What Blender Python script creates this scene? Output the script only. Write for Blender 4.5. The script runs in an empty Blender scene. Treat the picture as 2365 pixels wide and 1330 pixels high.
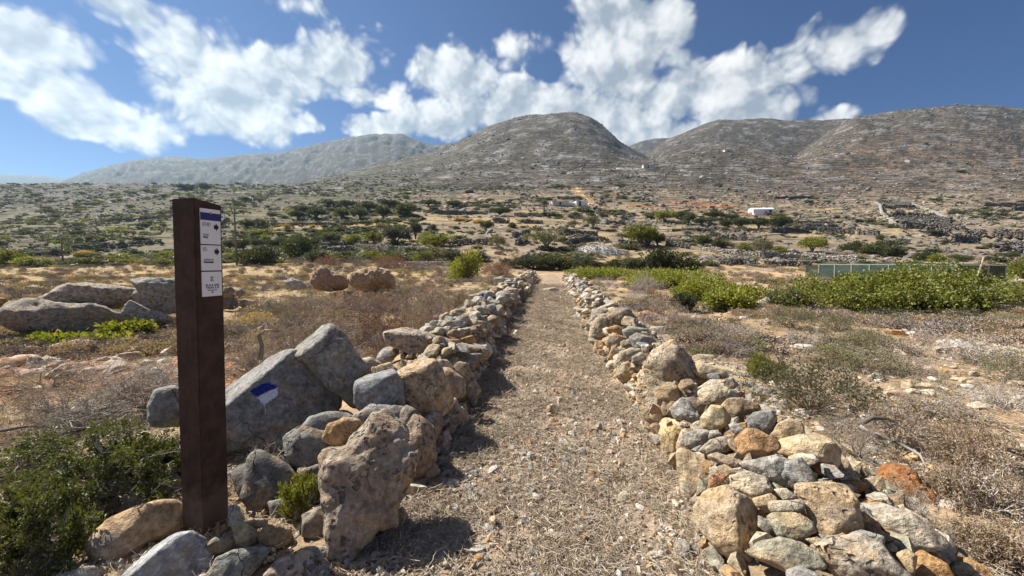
import bpy, bmesh, math, random
import numpy as np
from mathutils import Vector, Matrix, Euler
R = math.radians
random.seed(7); rng = np.random.default_rng(7)
scene = bpy.context.scene
C = scene.collection
# ------------------------------------------------------------------ camera
F = 890.0; CX, CY = 1182.5, 665.0; EYE = 1.5; PITCH = math.atan(65/F)
cam_d = bpy.data.cameras.new('camera'); cam = bpy.data.objects.new('camera', cam_d); C.objects.link(cam)
cam.location = (0, 0, EYE); cam.rotation_euler = (R(90)-PITCH, 0, 0)
cam_d.sensor_width = 36; cam_d.lens = 36*F/2365; cam_d.clip_start = .05; cam_d.clip_end = 20000
scene.camera = cam
# ------------------------------------------------------------------ sun, sky, exposure
SUN_AZ = R(62); SUN_EL = R(46)          # azimuth measured to the left of the view direction
sun_dir = Vector((-math.sin(SUN_AZ)*math.cos(SUN_EL), math.cos(SUN_AZ)*math.cos(SUN_EL), math.sin(SUN_EL)))
sd = bpy.data.lights.new('sun', 'SUN'); sun = bpy.data.objects.new('sun', sd); C.objects.link(sun)
sd.energy = 5.0; sd.angle = R(.5); sd.color = (1, .95, .86)
sun.location = (-20, 10, 30); sun.rotation_euler = sun_dir.to_track_quat('Z', 'Y').to_euler()
scene.view_settings.view_transform = 'Standard'; scene.view_settings.look = 'None'
scene.view_settings.exposure = 1.14; scene.view_settings.gamma = 1
scene.cycles.use_denoising = True; scene.cycles.max_bounces = 6; scene.cycles.volume_bounces = 0
scene.cycles.transparent_max_bounces = 8; scene.cycles.use_adaptive_sampling = True
scene.cycles.diffuse_bounces = 3

def ray(px, py):
    """photo pixel -> world direction"""
    x = (px-CX)/F; y = -(py-CY)/F
    c, s = math.cos(PITCH), math.sin(PITCH)
    return np.array([x, c + y*s, -s + y*c])
def ue(px, py):
    d = ray(px, py); return d[0]/d[1], d[2]/d[1]

class NT:
    """small node-tree builder"""
    def __init__(s, tree): s.t = tree; s.n = tree.nodes; s.l = tree.links
    def node(s, typ, ins=None, **kw):
        n = s.n.new(typ)
        for k, v in kw.items(): setattr(n, k, v)
        for k, v in (ins or {}).items(): s.set(n.inputs[k], v)
        return n
    def set(s, sock, v):
        if isinstance(v, bpy.types.NodeSocket): s.l.new(v, sock)
        else:
            if isinstance(v, (tuple, list)) and len(v) == 3 and sock.type == 'RGBA': v = (*v, 1)
            sock.default_value = v
    def math(s, op, a, b=0., c=None, clamp=False):
        n = s.n.new('ShaderNodeMath'); n.operation = op; n.use_clamp = clamp
        s.set(n.inputs[0], a); s.set(n.inputs[1], b)
        if c is not None: s.set(n.inputs[2], c)
        return n.outputs[0]
    def vec(s, op, a, b=None, scale=None):
        n = s.n.new('ShaderNodeVectorMath'); n.operation = op; s.set(n.inputs[0], a)
        if b is not None: s.set(n.inputs[1], b)
        if scale is not None: s.set(n.inputs['Scale'], scale)
        return n.outputs['Value'] if op in ('LENGTH', 'DOT_PRODUCT', 'DISTANCE') else n.outputs[0]
    def mix(s, f, a, b, blend='MIX'):
        n = s.n.new('ShaderNodeMix'); n.data_type = 'RGBA'; n.blend_type = blend; n.clamp_factor = True
        s.set(n.inputs[0], f); s.set(n.inputs[6], a); s.set(n.inputs[7], b); return n.outputs[2]
    def step(s, x, a, b, lo=0., hi=1.):
        n = s.n.new('ShaderNodeMapRange'); n.interpolation_type = 'SMOOTHSTEP'
        s.set(n.inputs[0], x); s.set(n.inputs[1], a); s.set(n.inputs[2], b); s.set(n.inputs[3], lo); s.set(n.inputs[4], hi)
        return n.outputs[0]
    def noise(s, v, scale, detail=3., rough=.55, dist=0.):
        n = s.n.new('ShaderNodeTexNoise'); s.set(n.inputs['Vector'], v); s.set(n.inputs['Scale'], scale)
        n.inputs['Detail'].default_value = detail; n.inputs['Roughness'].default_value = rough
        n.inputs['Distortion'].default_value = dist; return n.outputs[0]

world = bpy.data.worlds.new('World'); scene.world = world; world.use_nodes = True; world.cycles.sampling_method = 'NONE'
wt = NT(world.node_tree); wt.n.clear()
sky = wt.node('ShaderNodeTexSky', sky_type='NISHITA', sun_disc=False, sun_elevation=SUN_EL,
              sun_rotation=-SUN_AZ, altitude=50, air_density=1.0, dust_density=.25, ozone_density=3.2)
gen = wt.node('ShaderNodeTexCoord').outputs['Generated']
# clouds: (photo x, y, half width, half height, tilt deg, weight); each is a direction in the real sky
CL = [(80,110,165,75,12,1.),(130,215,170,60,15,.85),(230,270,190,62,8,.95),(20,60,60,40,0,.5),(310,30,150,55,20,.8),(420,110,150,85,22,1.),
      (520,205,200,85,10,1.05),(620,190,170,75,0,1.),(500,275,170,45,10,.75),(800,140,100,85,-10,1.1),(850,205,110,45,15,.95),
      (1040,175,115,65,12,1.),(690,285,60,28,0,.8),(680,25,80,35,10,.42),(1190,115,85,42,-10,.48),(1330,105,40,90,0,.4),
      (1440,80,150,110,0,1.15),(1540,55,110,80,-35,1.05),(1430,180,130,60,5,1.),(1210,250,180,62,-4,1.1),(1010,280,130,50,5,1.),(870,290,130,36,5,1.),
      (1380,270,200,75,0,1.15),(1620,215,210,75,-10,1.1),(1740,185,90,45,-10,.9),(1700,260,160,50,0,1.05),(1480,330,230,60,0,1.1),(1830,110,75,24,-35,.42),
      (1930,108,120,56,-18,.62),(1905,262,70,26,0,.6),(1850,225,40,30,0,.4),(1590,150,60,40,-30,.7)]
def cloud_cover(vec):
    sep = wt.node('ShaderNodeSeparateXYZ', {0: vec}).outputs
    yy = wt.math('MAXIMUM', sep[1], .02)
    g = wt.node('ShaderNodeCombineXYZ', {0: wt.math('DIVIDE', sep[0], yy), 1: wt.math('DIVIDE', sep[2], yy), 2: 0.}).outputs[0]
    n1 = wt.node('ShaderNodeTexNoise', {'Vector': vec, 'Scale': 9., 'Detail': 3.}).outputs[1]
    warp = wt.vec('SCALE', wt.vec('SUBTRACT', n1, (.5, .5, .5)), scale=.10)
    g = wt.vec('ADD', g, warp)
    tot = None
    for (x, y, rx, ry, tl, w) in CL:
        u, e = ue(x, y)
        m = wt.node('ShaderNodeMapping', vector_type='TEXTURE')
        wt.set(m.inputs[0], g); m.inputs['Location'].default_value = (u, e, 0)
        m.inputs['Rotation'].default_value = (0, 0, R(-tl)); m.inputs['Scale'].default_value = (rx/F*1.06, ry/F*1.06, 1)
        b = wt.math('MULTIPLY', wt.math('SUBTRACT', 1., wt.math('POWER', wt.vec('LENGTH', m.outputs[0]), 1.6)), w)
        tot = b if tot is None else wt.node('ShaderNodeMath', {0: tot, 1: b, 2: .25}, operation='SMOOTH_MAX').outputs[0]
    tot = wt.math('MAXIMUM', tot, -1.)
    # beyond the photograph's frame the same kind of broken cumulus goes on
    wide = wt.step(wt.noise(vec, 3.1, 4.), .46, .66, -1., 1.)
    infr = wt.math('MULTIPLY', wt.step(sep[1], .3, .55), wt.step(wt.math('DIVIDE', sep[2], yy), .78, 1.0, 1., 0.))
    cov = wt.math('ADD', wt.math('MULTIPLY', tot, infr), wt.math('MULTIPLY', wide, wt.math('SUBTRACT', 1., infr)))
    return cov
def puffs(vec):
    wv = wt.vec('ADD', vec, wt.vec('SCALE', wt.vec('SUBTRACT', wt.node('ShaderNodeTexNoise', {'Vector': vec, 'Scale': 11., 'Detail': 2.}).outputs[1], (.5, .5, .5)), scale=.07))
    fb = wt.noise(vec, 6.5, 4., .55, 0.)
    vo = wt.node('ShaderNodeTexVoronoi', {'Vector': wv, 'Scale': 13., 'Detail': 2., 'Roughness': .55, 'Lacunarity': 2.3}, feature='F1', normalize=True).outputs[0]
    return wt.math('ADD', wt.math('MULTIPLY', wt.math('SUBTRACT', fb, .5), 2.0), wt.math('MULTIPLY', wt.math('SUBTRACT', .30, vo), 2.6))
p0 = puffs(gen); d0 = wt.math('ADD', cloud_cover(gen), p0)
d1 = wt.math('ADD', wt.math('SUBTRACT', d0, p0), puffs(wt.vec('NORMALIZE', wt.vec('ADD', gen, tuple(sun_dir*.045)))))
alpha = wt.step(d0, -.10, .50)
lit = wt.step(wt.math('SUBTRACT', d0, d1), -.55, .75)
thick = wt.step(d0, .6, 1.9)
ccol = wt.mix(lit, (.36, .41, .48), (1.14, 1.13, 1.10))
ccol = wt.mix(wt.math('MULTIPLY', thick, .36), ccol, (.44, .48, .54))
SKY_STR = .052
skyc = wt.mix(1., sky.outputs[0], (.052, .235, .54), 'MULTIPLY')
cloudc = wt.vec('SCALE', ccol, scale=.455/SKY_STR)
allc = wt.mix(wt.math('MULTIPLY', alpha, .95), skyc, cloudc)
bg = wt.node('ShaderNodeBackground', {0: allc, 1: SKY_STR})
wt.l.new(bg.outputs[0], wt.node('ShaderNodeOutputWorld').inputs[0])

# ------------------------------------------------------------------ numpy noise
_perm = np.random.default_rng(3).permutation(4096)
def _h(ix, iy, iz=0): return _perm[(_perm[(_perm[ix & 4095] + iy) & 4095] + iz) & 4095]
def noise2(x, y):
    x = np.asarray(x, float); y = np.asarray(y, float)
    ix = np.floor(x).astype(int); iy = np.floor(y).astype(int); fx = x-ix; fy = y-iy
    u = fx*fx*fx*(fx*(fx*6-15)+10); v = fy*fy*fy*(fy*(fy*6-15)+10)
    def g(i, j):
        a = _h(ix+i, iy+j)*(2*math.pi/4096); return np.cos(a)*(fx-i)+np.sin(a)*(fy-j)
    a = g(0,0)*(1-u)+g(1,0)*u; b = g(0,1)*(1-u)+g(1,1)*u
    return (a*(1-v)+b*v)*1.4
def fbm2(x, y, o=4, l=2.03, gn=.5):
    s = 0; a = 1.; 
    for k in range(o): s = s + a*noise2(x+k*17.3, y-k*9.1); x = x*l; y = y*l; a *= gn
    return s
def noise3(p):
    i = np.floor(p).astype(int); f = p-i; w = f*f*f*(f*(f*6-15)+10); r = 0
    for dx in (0, 1):
        for dy in (0, 1):
            for dz in (0, 1):
                h = _h(i[:,0]+dx, i[:,1]+dy, i[:,2]+dz)
                gx = (h & 15)/7.5-1; gy = ((h >> 4) & 15)/7.5-1; gz = ((h >> 8) & 15)/7.5-1
                d = gx*(f[:,0]-dx)+gy*(f[:,1]-dy)+gz*(f[:,2]-dz)
                r = r + d*np.abs(1-dx-w[:,0])*np.abs(1-dy-w[:,1])*np.abs(1-dz-w[:,2])
    return r
def fbm3(p, o=4, gn=.5):
    s = 0; a = 1.
    for k in range(o): s = s + a*noise3(p+k*13.7); p = p*2.07; a *= gn
    return s
def sstep(x, a, b):
    t = np.clip((x-a)/(b-a), 0, 1); return t*t*(3-2*t)

# ------------------------------------------------------------------ terrain height
_bc = [(-700,[0,.5,1.5,3,6.5,16,40,75,50,30]), (100,[0,.5,1.6,3.2,8.5,20,46,82,60,40]), (600,[0,1.,2.0,4.2,12.6,25,50,80,72,60]),
       (1180,[0,1.,3.5,6.9,15,27.8,51.8,96,150,150]), (1500,[0,.5,2.5,5.5,12.3,25.8,55,98,150,150]),
       (1900,[0,.3,2.2,4.6,11,23.7,50,94,140,140]), (2250,[0,1.,2.2,5,12.3,25.8,52,103,150,150]), (3100,[0,1.,2.2,5,13,28,60,110,170,170])]
_bY = np.array([30,45,60,80,120,180,280,420,600,1000.]); _bu = np.array([ue(c,600)[0] for c,_ in _bc]); _bz = np.array([z for _,z in _bc], float)
_lY = np.linspace(math.log(30), math.log(1000), 160)
_bt = np.array([np.interp(_lY, np.log(_bY), z) for z in _bz])
for _ in range(6): _bt[:,1:-1] = (_bt[:,:-2]+2*_bt[:,1:-1]+_bt[:,2:])/4
def base_z(u, Y):
    fu = np.interp(u, _bu, np.arange(len(_bu))); i = np.clip(fu.astype(int), 0, len(_bu)-2); f = fu-i; f = f*f*(3-2*f)
    fy = np.clip((np.log(np.maximum(Y, 30))-_lY[0])/(_lY[-1]-_lY[0])*159, 0, 158.999); j = fy.astype(int); g = fy-j
    def at(ii): return _bt[ii, j]*(1-g)+_bt[ii, j+1]*g
    return at(i)*(1-f)+at(i+1)*f
# ridges: foot depth, [(photo x, y of the crest, crest depth)], roundness
RID = [
 (420, [(560,452,520),(750,420,600),(900,386,740),(1000,366,860),(1040,352,930),(1080,333,980),(1130,312,1000),(1200,287,1000),(1240,279,1000),(1320,279,1000),(1362,289,1000),(1400,318,1000),(1430,346,1000),(1480,380,1000),(1540,420,1000)], 1.5),
 (400, [(1790,420,720),(1835,374,720),(1870,342,720),(1905,312,720),(1978,272,720),(2100,257,720),(2200,248,720),(2300,248,720),(2365,256,720),(2700,300,720),(3300,420,720)], 1.3),
 (380, [(1340,440,560),(1435,400,600),(1500,374,620),(1600,343,620),(1687,332,620),(1760,342,620),(1835,367,600),(1900,400,560),(1970,440,520)], 1.3),
 (640, [(1430,400,1000),(1480,374,1000),(1540,327,1000),(1600,301,1000),(1660,280,1000),(1780,279,1000),(1900,282,1000),(2000,276,1000),(2150,300,1000)], 1.4),
 (1100,[(1360,410,1600),(1435,346,1600),(1480,326,1600),(1510,320,1600),(1560,320,1600),(1720,350,1600)], 1.3),
 (900, [(-300,440,1900),(140,420,1900),(200,396,1900),(300,371,1900),(400,361,1900),(470,367,1900),(500,366,1900),(560,356,1900),(640,353,1900),(720,336,1900),(800,319,1900),(860,311,1900),(930,311,1900),(970,326,1900),(1000,336,1900),(1050,333,1900),(1150,350,1900)], 1.25),
 (2200,[(-900,405,2800),(-300,392,2800),(0,400,2800),(80,403,2800),(160,411,2800),(300,425,2800)], 1.2)]
RT = []
for foot, pts, p in RID:
    us = np.array([ue(a,b)[0] for a,b,_ in pts]); zs = np.array([EYE+ue(a,b)[1]*d for a,b,d in pts]); ds = np.array([d for *_,d in pts], float)
    RT.append((foot, us, zs, ds, p))
def far_z(x, y):
    Y = np.maximum(y, 1.); u = x/Y
    u = np.where(y < 30, x/30., u)
    b = base_z(u, Y)*sstep(y, 30, 42)
    z = b
    rel = sstep(Y, 300, 700)
    gul = np.abs(fbm2(u*8+fbm2(u*4, np.log(Y)*3, 2)*.8, np.log(Y)*2.6, 2))   # gullies run down the slopes
    gul2 = np.abs(fbm2(u*16+fbm2(u*7, np.log(Y)*5, 2)*.9, np.log(Y)*9, 4))
    for k, (foot, us, zs, ds, p) in enumerate(RT):
        zc = np.interp(u, us, zs, left=0, right=0); Yc = np.interp(u, us, ds)
        t = (Y-foot)/(Yc-foot)
        zf = base_z(u, np.full_like(Y, foot)); zc = np.maximum(zc, zf*.6)
        up = zf+(zc-zf)*(1-np.power(np.clip(1-t, 0, 1), p))
        dn = zc-(zc*.9)*np.clip((t-1)*1.4, 0, 1)**1.5
        zl = np.where(t < 1, up, dn); zl = np.where(t < 0, -50, zl)
        amp = (Yc-foot)*(.075 if k == 5 else .03)*np.clip(t, 0, 1)*np.clip((1.02-t)*3, 0, 1)
        zl = zl-amp*np.clip((gul2 if k == 5 else gul)-.08, 0, .6)
        kk = 6.; m = np.maximum(z, zl); z = m+np.maximum(kk-np.abs(z-zl), 0)**2/(4*kk)*(t > -.02)*(t < 1.3)
    n = fbm2(x/70, y/70, 5)*2.2*sstep(Y, 150, 500)+fbm2(x/14, y/14, 4)*.9*sstep(Y, 40, 160)
    z = z+n
    # farm terraces on the lower slopes
    st = 1.5; w = (z+fbm2(x/45, y/45, 3)*2.2)/st; fr = w-np.floor(w)
    ter = (sstep(fr, .0, .22)-fr)*st
    tm = sstep(Y, 55, 85)*(1-sstep(Y, 380, 620))*np.clip(.55+1.6*fbm2(x/80+4, y/80, 2), 0, 1)
    return z+ter*tm*.85
# drystone walls beside the path: path-side foot lines
_ry = np.array([-3,1.83,2.38,3.03,3.71,4.94,7.03,11.1,16.7,29.7,40]); _rx = np.array([.75,.97,1.12,1.18,1.22,1.32,1.46,1.9,2.6,3.9,4.6])
_ly = np.array([1.2,1.93,2.2,2.9,3.98,6.7,11.1,19,29.7,40]); _lx = np.array([-1.05,-.89,-.72,-.6,-.46,-.32,.1,.92,2.0,2.9])
def wall_mound(x, y):
    tr = (x-np.interp(y, _ry, _rx)); 
    hr = np.interp(tr, [-.02,.1,.3,.6,1.0,1.35], [0,.30,.44,.44,.22,0])*np.interp(y, [.2,1.2,2.2,3.5,30,36], [.2,.55,.9,1.05,1.1,0])
    tl = -(x-np.interp(y, _ly, _lx))
    wl = np.interp(y, [1.2,2.1,2.5,2.9,4,8], [.35,.45,.75,1.2,1.35,1.25])
    hl = np.interp(tl/wl, [-.02,.1,.4,.75,1.15], [0,.55,.68,.45,0])*np.interp(y, [1.7,2.0,2.6,3.3,4.4,30,36], [0,.12,.3,.5,.95,1.0,0])
    return np.maximum(hr, 0)+np.maximum(hl, 0)
def ground_z(x, y):
    x = np.atleast_1d(np.asarray(x, float)); y = np.atleast_1d(np.asarray(y, float))
    z = far_z(x, y)
    near = 1-sstep(y, 30, 90)
    z = z+near*(fbm2(x/2.6, y/2.6, 3)*.05+fbm2(x/.5, y/.5, 3)*.014)
    lf = sstep(-x, 2.2, 5)*near; rf = sstep(x, 3.2, 7)*near
    z = z+lf*fbm2(x/5, y/5, 2)*.12+rf*(fbm2(x/5+9, y/5, 2)*.12)
    return z
def surf(x, y): return ground_z(x, y)+wall_mound(x, y)
def hit(px, py, f=surf, tmin=1.2, tmax=5000):
    d = ray(px, py); t = np.geomspace(tmin, tmax, 4000)
    p = d[None,:]*t[:,None]; h = f(p[:,0], p[:,1]); below = (p[:,2]+EYE) < h
    k = int(np.argmax(below)) if below.any() else len(t)-1
    k0 = max(k-1, 0); t2 = np.linspace(t[k0], t[k], 40); p = d[None,:]*t2[:,None]
    b2 = (p[:,2]+EYE) < f(p[:,0], p[:,1]); k = int(np.argmax(b2)) if b2.any() else 39
    return np.array([p[k,0], p[k,1], EYE+p[k,2]])
def gz(x, y): return float(ground_z(x, y)[0])
# ------------------------------------------------------------------ materials
MATS = {}
def new_mat(name, rough=.9):
    m = bpy.data.materials.new(name); m.use_nodes = True; t = NT(m.node_tree); t.n.clear()
    b = t.node('ShaderNodeBsdfPrincipled', {'Roughness': rough}); b.inputs['Specular IOR Level'].default_value = .25
    o = t.node('ShaderNodeOutputMaterial'); t.l.new(b.outputs[0], o.inputs[0]); MATS[name] = m
    return m, t, b, o
def bump(t, b, h, strength=.5, dist=.01):
    n = t.node('ShaderNodeBump', {'Height': h, 'Strength': strength, 'Distance': dist}); t.l.new(n.outputs[0], b.inputs['Normal'])
def plain(name, col, rough=.85, var=.12, scale=20., bmp=.15):
    m, t, b, o = new_mat(name, rough); v = t.node('ShaderNodeTexCoord').outputs['Object']; n = t.noise(v, scale, 5.)
    k = t.step(n, .3, .7, 1-var, 1+var)
    t.set(b.inputs['Base Color'], t.vec('SCALE', tuple(col), scale=k))
    if bmp: bump(t, b, n, bmp, .01)
    return m
def ramp(t, fac, cols, const=False):
    cr = t.node('ShaderNodeValToRGB', {0: fac}); e = cr.color_ramp.elements; n = len(cols); cr.color_ramp.interpolation = 'CONSTANT' if const else 'LINEAR'
    e.remove(e[-1]); e[0].position = 0.; e[0].color = (*cols[0], 1)
    for i in range(1, n): q = e.new(i/n if const else i/(n-1)); q.color = (*cols[i], 1)
    return cr.outputs[0]
# stone: colour comes from each stone's own object colour, weathered by patches, lichen, veins and pits
def rock_mat(name, pit=.0, shared=None, cs=1., bd=.034):
    m, t, b, o = new_mat(name, .92)
    oi = t.node('ShaderNodeObjectInfo'); tc = t.node('ShaderNodeTexCoord').outputs['Object']
    v = t.vec('ADD', t.vec('SCALE', tc, scale=cs), t.vec('SCALE', (37., 91., 53.), scale=oi.outputs['Random']))
    base = oi.outputs['Color']
    if shared is not None:
        base = ramp(t, oi.outputs['Random'], shared, True)
    n1 = t.noise(v, 4.5, 5., .6); n2 = t.noise(v, 17., 6., .65); n3 = t.noise(v, 70., 4., .7)
    grey = t.mix(.5, base, (.33, .315, .29)); ochre = t.mix(.55, base, (.42, .26, .12))
    c = t.mix(t.step(n1, .46, .70), base, grey)
    c = t.mix(t.math('MULTIPLY', t.step(t.noise(v, 7.3, 4.), .50, .66), .8), c, ochre)
    k = t.math('MULTIPLY', t.step(n2, .25, .75, .50, 1.42), t.step(t.noise(v, 38., 5., .7), .28, .72, .70, 1.26)); c = t.vec('SCALE', c, scale=k)
    c = t.mix(t.math('MULTIPLY', t.step(n3, .60, .72), .5), c, (.60, .57, .50))       # lichen flecks
    c = t.mix(t.math('MULTIPLY', t.step(n3, .40, .28), .5), c, (.06, .05, .04))
    vo = t.node('ShaderNodeTexVoronoi', {'Vector': t.vec('ADD', v, t.vec('SCALE', t.node('ShaderNodeTexNoise', {'Vector': v, 'Scale': 8.}).outputs[1], scale=.12)), 'Scale': 3.4}, feature='DISTANCE_TO_EDGE').outputs[0]
    crack = t.math('MULTIPLY', t.step(vo, .0, .010, 1., 0.), t.step(t.noise(v, 3., 2.), .5, .6))
    c = t.mix(t.math('MULTIPLY', crack, .55), c, (.05, .04, .03))
    h = t.math('ADD', t.math('MULTIPLY', n2, .9), t.math('MULTIPLY', n3, .35))
    h = t.math('SUBTRACT', h, t.math('MULTIPLY', crack, .5))
    if pit:
        pv = t.node('ShaderNodeTexVoronoi', {'Vector': t.vec('ADD', v, t.vec('SCALE', t.node('ShaderNodeTexNoise', {'Vector': v, 'Scale': 14.}).outputs[1], scale=.10)), 'Scale': 24.}).outputs[0]
        pm = t.math('MULTIPLY', t.step(pv, .42, .12), t.step(t.noise(v, 5.5, 3.), .44, .58))
        c = t.mix(t.math('MULTIPLY', pm, .55*pit), c, (.10, .07, .05)); h = t.math('SUBTRACT', h, t.math('MULTIPLY', pm, 1.0*pit))
    t.set(b.inputs['Base Color'], c); bump(t, b, h, 1., bd)
    return m
TAN=(.40,.31,.20); LT=(.50,.43,.32); GRY=(.30,.28,.25); BLU=(.245,.245,.235); ORG=(.42,.245,.105); BRN=(.27,.19,.12)
RUST=(.30,.125,.04); WHT=(.55,.51,.45); OLV=(.29,.27,.20); PNK=(.42,.30,.23); DK=(.12,.115,.11)
rock_mat('stone'); rock_mat('limestone', 1.)
rock_mat('rubble', 0, [TAN, GRY, LT, BRN, TAN, GRY, OLV, ORG, BLU, WHT])
rock_mat('pebbles', 0, [LT, GRY, TAN, WHT, ORG, TAN, WHT, PNK, LT, (.36,.34,.31)], .06, .002); rock_mat('stone_small', 0, None, .14, .014)
rock_mat('hill_rock', 0, [(.20,.19,.172), (.16,.15,.14), (.26,.245,.225), (.17,.145,.12)], .6, .12)
def leaf_mat(name, cols, trans=.3, rough=.5, spec=.35):
    m, t, b, o = new_mat(name, rough); b.inputs['Specular IOR Level'].default_value = spec
    ri = t.node('ShaderNodeNewGeometry').outputs['Random Per Island']; oi = t.node('ShaderNodeObjectInfo').outputs['Random']
    rc = ramp(t, ri, cols)
    c = t.vec('SCALE', rc, scale=t.step(oi, 0., 1., .85, 1.18))
    t.set(b.inputs['Base Color'], c)
    tr = t.node('ShaderNodeBsdfTranslucent', {0: t.mix(1., c, (1.25, 1.15, .6), 'MULTIPLY')})
    mx = t.node('ShaderNodeMixShader', {0: trans, 1: b.outputs[0], 2: tr.outputs[0]}); t.l.new(mx.outputs[0], o.inputs[0])
    return m
leaf_mat('leaf_mastic', [(.05,.07,.012), (.17,.20,.028), (.10,.13,.018), (.27,.28,.045), (.20,.17,.07)], .35)
leaf_mat('leaf_near', [(.035,.05,.012), (.10,.12,.024), (.06,.08,.017), (.17,.175,.04)], .3)
leaf_mat('leaf_bright', [(.07,.10,.014), (.21,.24,.028), (.14,.175,.02), (.32,.32,.05), (.24,.20,.08)], .38)
leaf_mat('leaf_dark', [(.035,.047,.018), (.085,.10,.034), (.055,.070,.025), (.12,.13,.046)], .25)
leaf_mat('leaf_olive', [(.050,.056,.034), (.110,.118,.078), (.072,.082,.050), (.150,.155,.105)], .25)
leaf_mat('leaf_sage', [(.13,.135,.085), (.20,.195,.12), (.16,.15,.09), (.27,.245,.15)], .25, .7, .1)
leaf_mat('leaf_dry', [(.24,.165,.105), (.40,.31,.215), (.30,.21,.14), (.52,.44,.34)], .25, .8, .1)
leaf_mat('leaf_red', [(.13,.062,.045), (.23,.12,.085), (.18,.09,.07), (.30,.19,.14)], .25, .8, .1)
leaf_mat('leaf_gold', [(.36,.25,.07), (.48,.36,.12), (.40,.30,.13)], .3, .8, .1)
leaf_mat('twig_grey', [(.24,.215,.185), (.40,.36,.315), (.31,.275,.24), (.52,.475,.42)], .0, .9, .1)
leaf_mat('twig_brown', [(.19,.14,.105), (.33,.26,.20), (.26,.20,.15), (.42,.345,.275)], .0, .9, .1)
leaf_mat('twig_purple', [(.18,.145,.13), (.30,.25,.225), (.24,.19,.175), (.40,.35,.32)], .0, .9, .1)
leaf_mat('straw_dry', [(.25,.20,.15), (.47,.39,.29), (.34,.275,.205), (.60,.52,.41)], .15, .8, .15)
leaf_mat('bark', [(.10,.085,.07), (.14,.12,.10)], .0, .95, .1)
leaf_mat('bark_grey', [(.22,.20,.18), (.30,.28,.25)], .0, .95, .1)
plain('white_paint', (.80, .80, .80), .6, .03, 8., .05); plain('white_wash', (.78, .78, .79), .8, .05, 2., .1)
plain('blue_paint', (.012, .022, .20), .6, .35, 60., .1); plain('rock_white_paint', (.62, .66, .74), .7, .12, 60., .2)
plain('sign_white', (.66, .69, .75), .45, .02, 9., 0); plain('sign_blue', (.028, .030, .17), .45, .03, 9., 0); plain('ink', (.018, .019, .028), .5, .05, 9., 0); plain('ink_soft', (.10, .11, .14), .5, .05, 9., 0)
plain('screw_steel', (.30, .30, .30), .4, .1, 60., .1); plain('pole_wood', (.20, .165, .13), .9, .25, 6., .3); plain('wire', (.1,.1,.1), .6, .05, 5., 0)
plain('door_blue', (.02, .025, .05), .6); plain('crate_wood', (.36, .17, .08), .9, .2, 12.); plain('weathered_wood', (.42, .37, .30), .9, .2, 12.)
plain('net_pole', (.30, .32, .30), .7); plain('plaster', (.60, .56, .50), .9, .15, .8); plain('concrete', (.42, .40, .37), .9, .2, .8); plain('litter_white', (.75, .74, .70), .6)
m, t, b, o = new_mat('corten', .75)
v = t.node('ShaderNodeTexCoord').outputs['Object']; n = t.noise(v, 9., 6., .65); n2 = t.noise(t.vec('MULTIPLY', v, (60., 60., 12.)), 2., 5., .7)
c = t.mix(t.step(n, .35, .7), (.026, .016, .014), (.060, .032, .025)); c = t.mix(t.math('MULTIPLY', t.step(n2, .5, .7), .45), c, (.085, .047, .035))
zz = t.node('ShaderNodeSeparateXYZ', {0: v}).outputs[2]; dust = t.math('MULTIPLY', t.step(t.math('ADD', zz, t.math('MULTIPLY', t.noise(v, 14., 4.), .35)), .28, .52, 1., 0.), .5)
c = t.mix(dust, c, (.20, .14, .10)); c = t.mix(t.math('MULTIPLY', t.step(t.noise(t.vec('MULTIPLY', v, (30., 30., 5.)), 1.6, 6., .75), .60, .68), .35), c, (.13, .085, .065))
t.set(b.inputs['Base Color'], c); bump(t, b, n2, .25, .004); b.inputs['Specular IOR Level'].default_value = .3
m, t, b, o = new_mat('shade_net', .9)
v = t.node('ShaderNodeTexCoord').outputs['Object']; n = t.noise(v, 1.5, 4.)
t.set(b.inputs['Base Color'], t.mix(n, (.022, .048, .037), (.045, .085, .068)))
tp = t.node('ShaderNodeBsdfTransparent'); mx = t.node('ShaderNodeMixShader', {0: t.step(n, .3, .7, .62, .82), 1: tp.outputs[0], 2: b.outputs[0]}); t.l.new(mx.outputs[0], o.inputs[0])
m, t, b, o = new_mat('dark_net', .9)
t.set(b.inputs['Base Color'], (.02, .035, .03)); tp = t.node('ShaderNodeBsdfTransparent'); mx = t.node('ShaderNodeMixShader', {0: .7, 1: tp.outputs[0], 2: b.outputs[0]}); t.l.new(mx.outputs[0], o.inputs[0])
# ground: soil colours are stored per point, the shader adds grain
m, t, b, o = new_mat('earth', .97); b.inputs['Specular IOR Level'].default_value = .08
col = t.node('ShaderNodeVertexColor', layer_name='soil').outputs[0]; pos = t.node('ShaderNodeNewGeometry').outputs['Position']
na = t.noise(pos, 55., 5., .7); nb = t.noise(pos, 7., 5., .65); nc = t.noise(pos, .9, 5., .7)
k = t.math('MULTIPLY', t.step(na, .25, .75, .62, 1.38), t.step(nb, .25, .75, .78, 1.22)); k = t.math('MULTIPLY', k, t.step(nc, .25, .75, .72, 1.28))
sp = t.node('ShaderNodeSeparateXYZ', {0: pos}).outputs; far = t.step(sp[1], 90., 260.)
wp = t.vec('ADD', pos, t.vec('SCALE', t.node('ShaderNodeTexNoise', {'Vector': pos, 'Scale': .12, 'Detail': 3.}).outputs[1], scale=6.))
def cells(sc, a, b_):
    vv = t.node('ShaderNodeTexVoronoi', {'Vector': t.vec('MULTIPLY', wp, (sc*.75, sc*.75, sc*1.5)), 'Scale': 1.}); return t.step(t.node('ShaderNodeSeparateColor', {0: vv.outputs['Color']}).outputs[0], .1, .9, a, b_)
spk = t.math('MULTIPLY', cells(.30, .62, 1.36), cells(.75, .66, 1.34))
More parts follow.
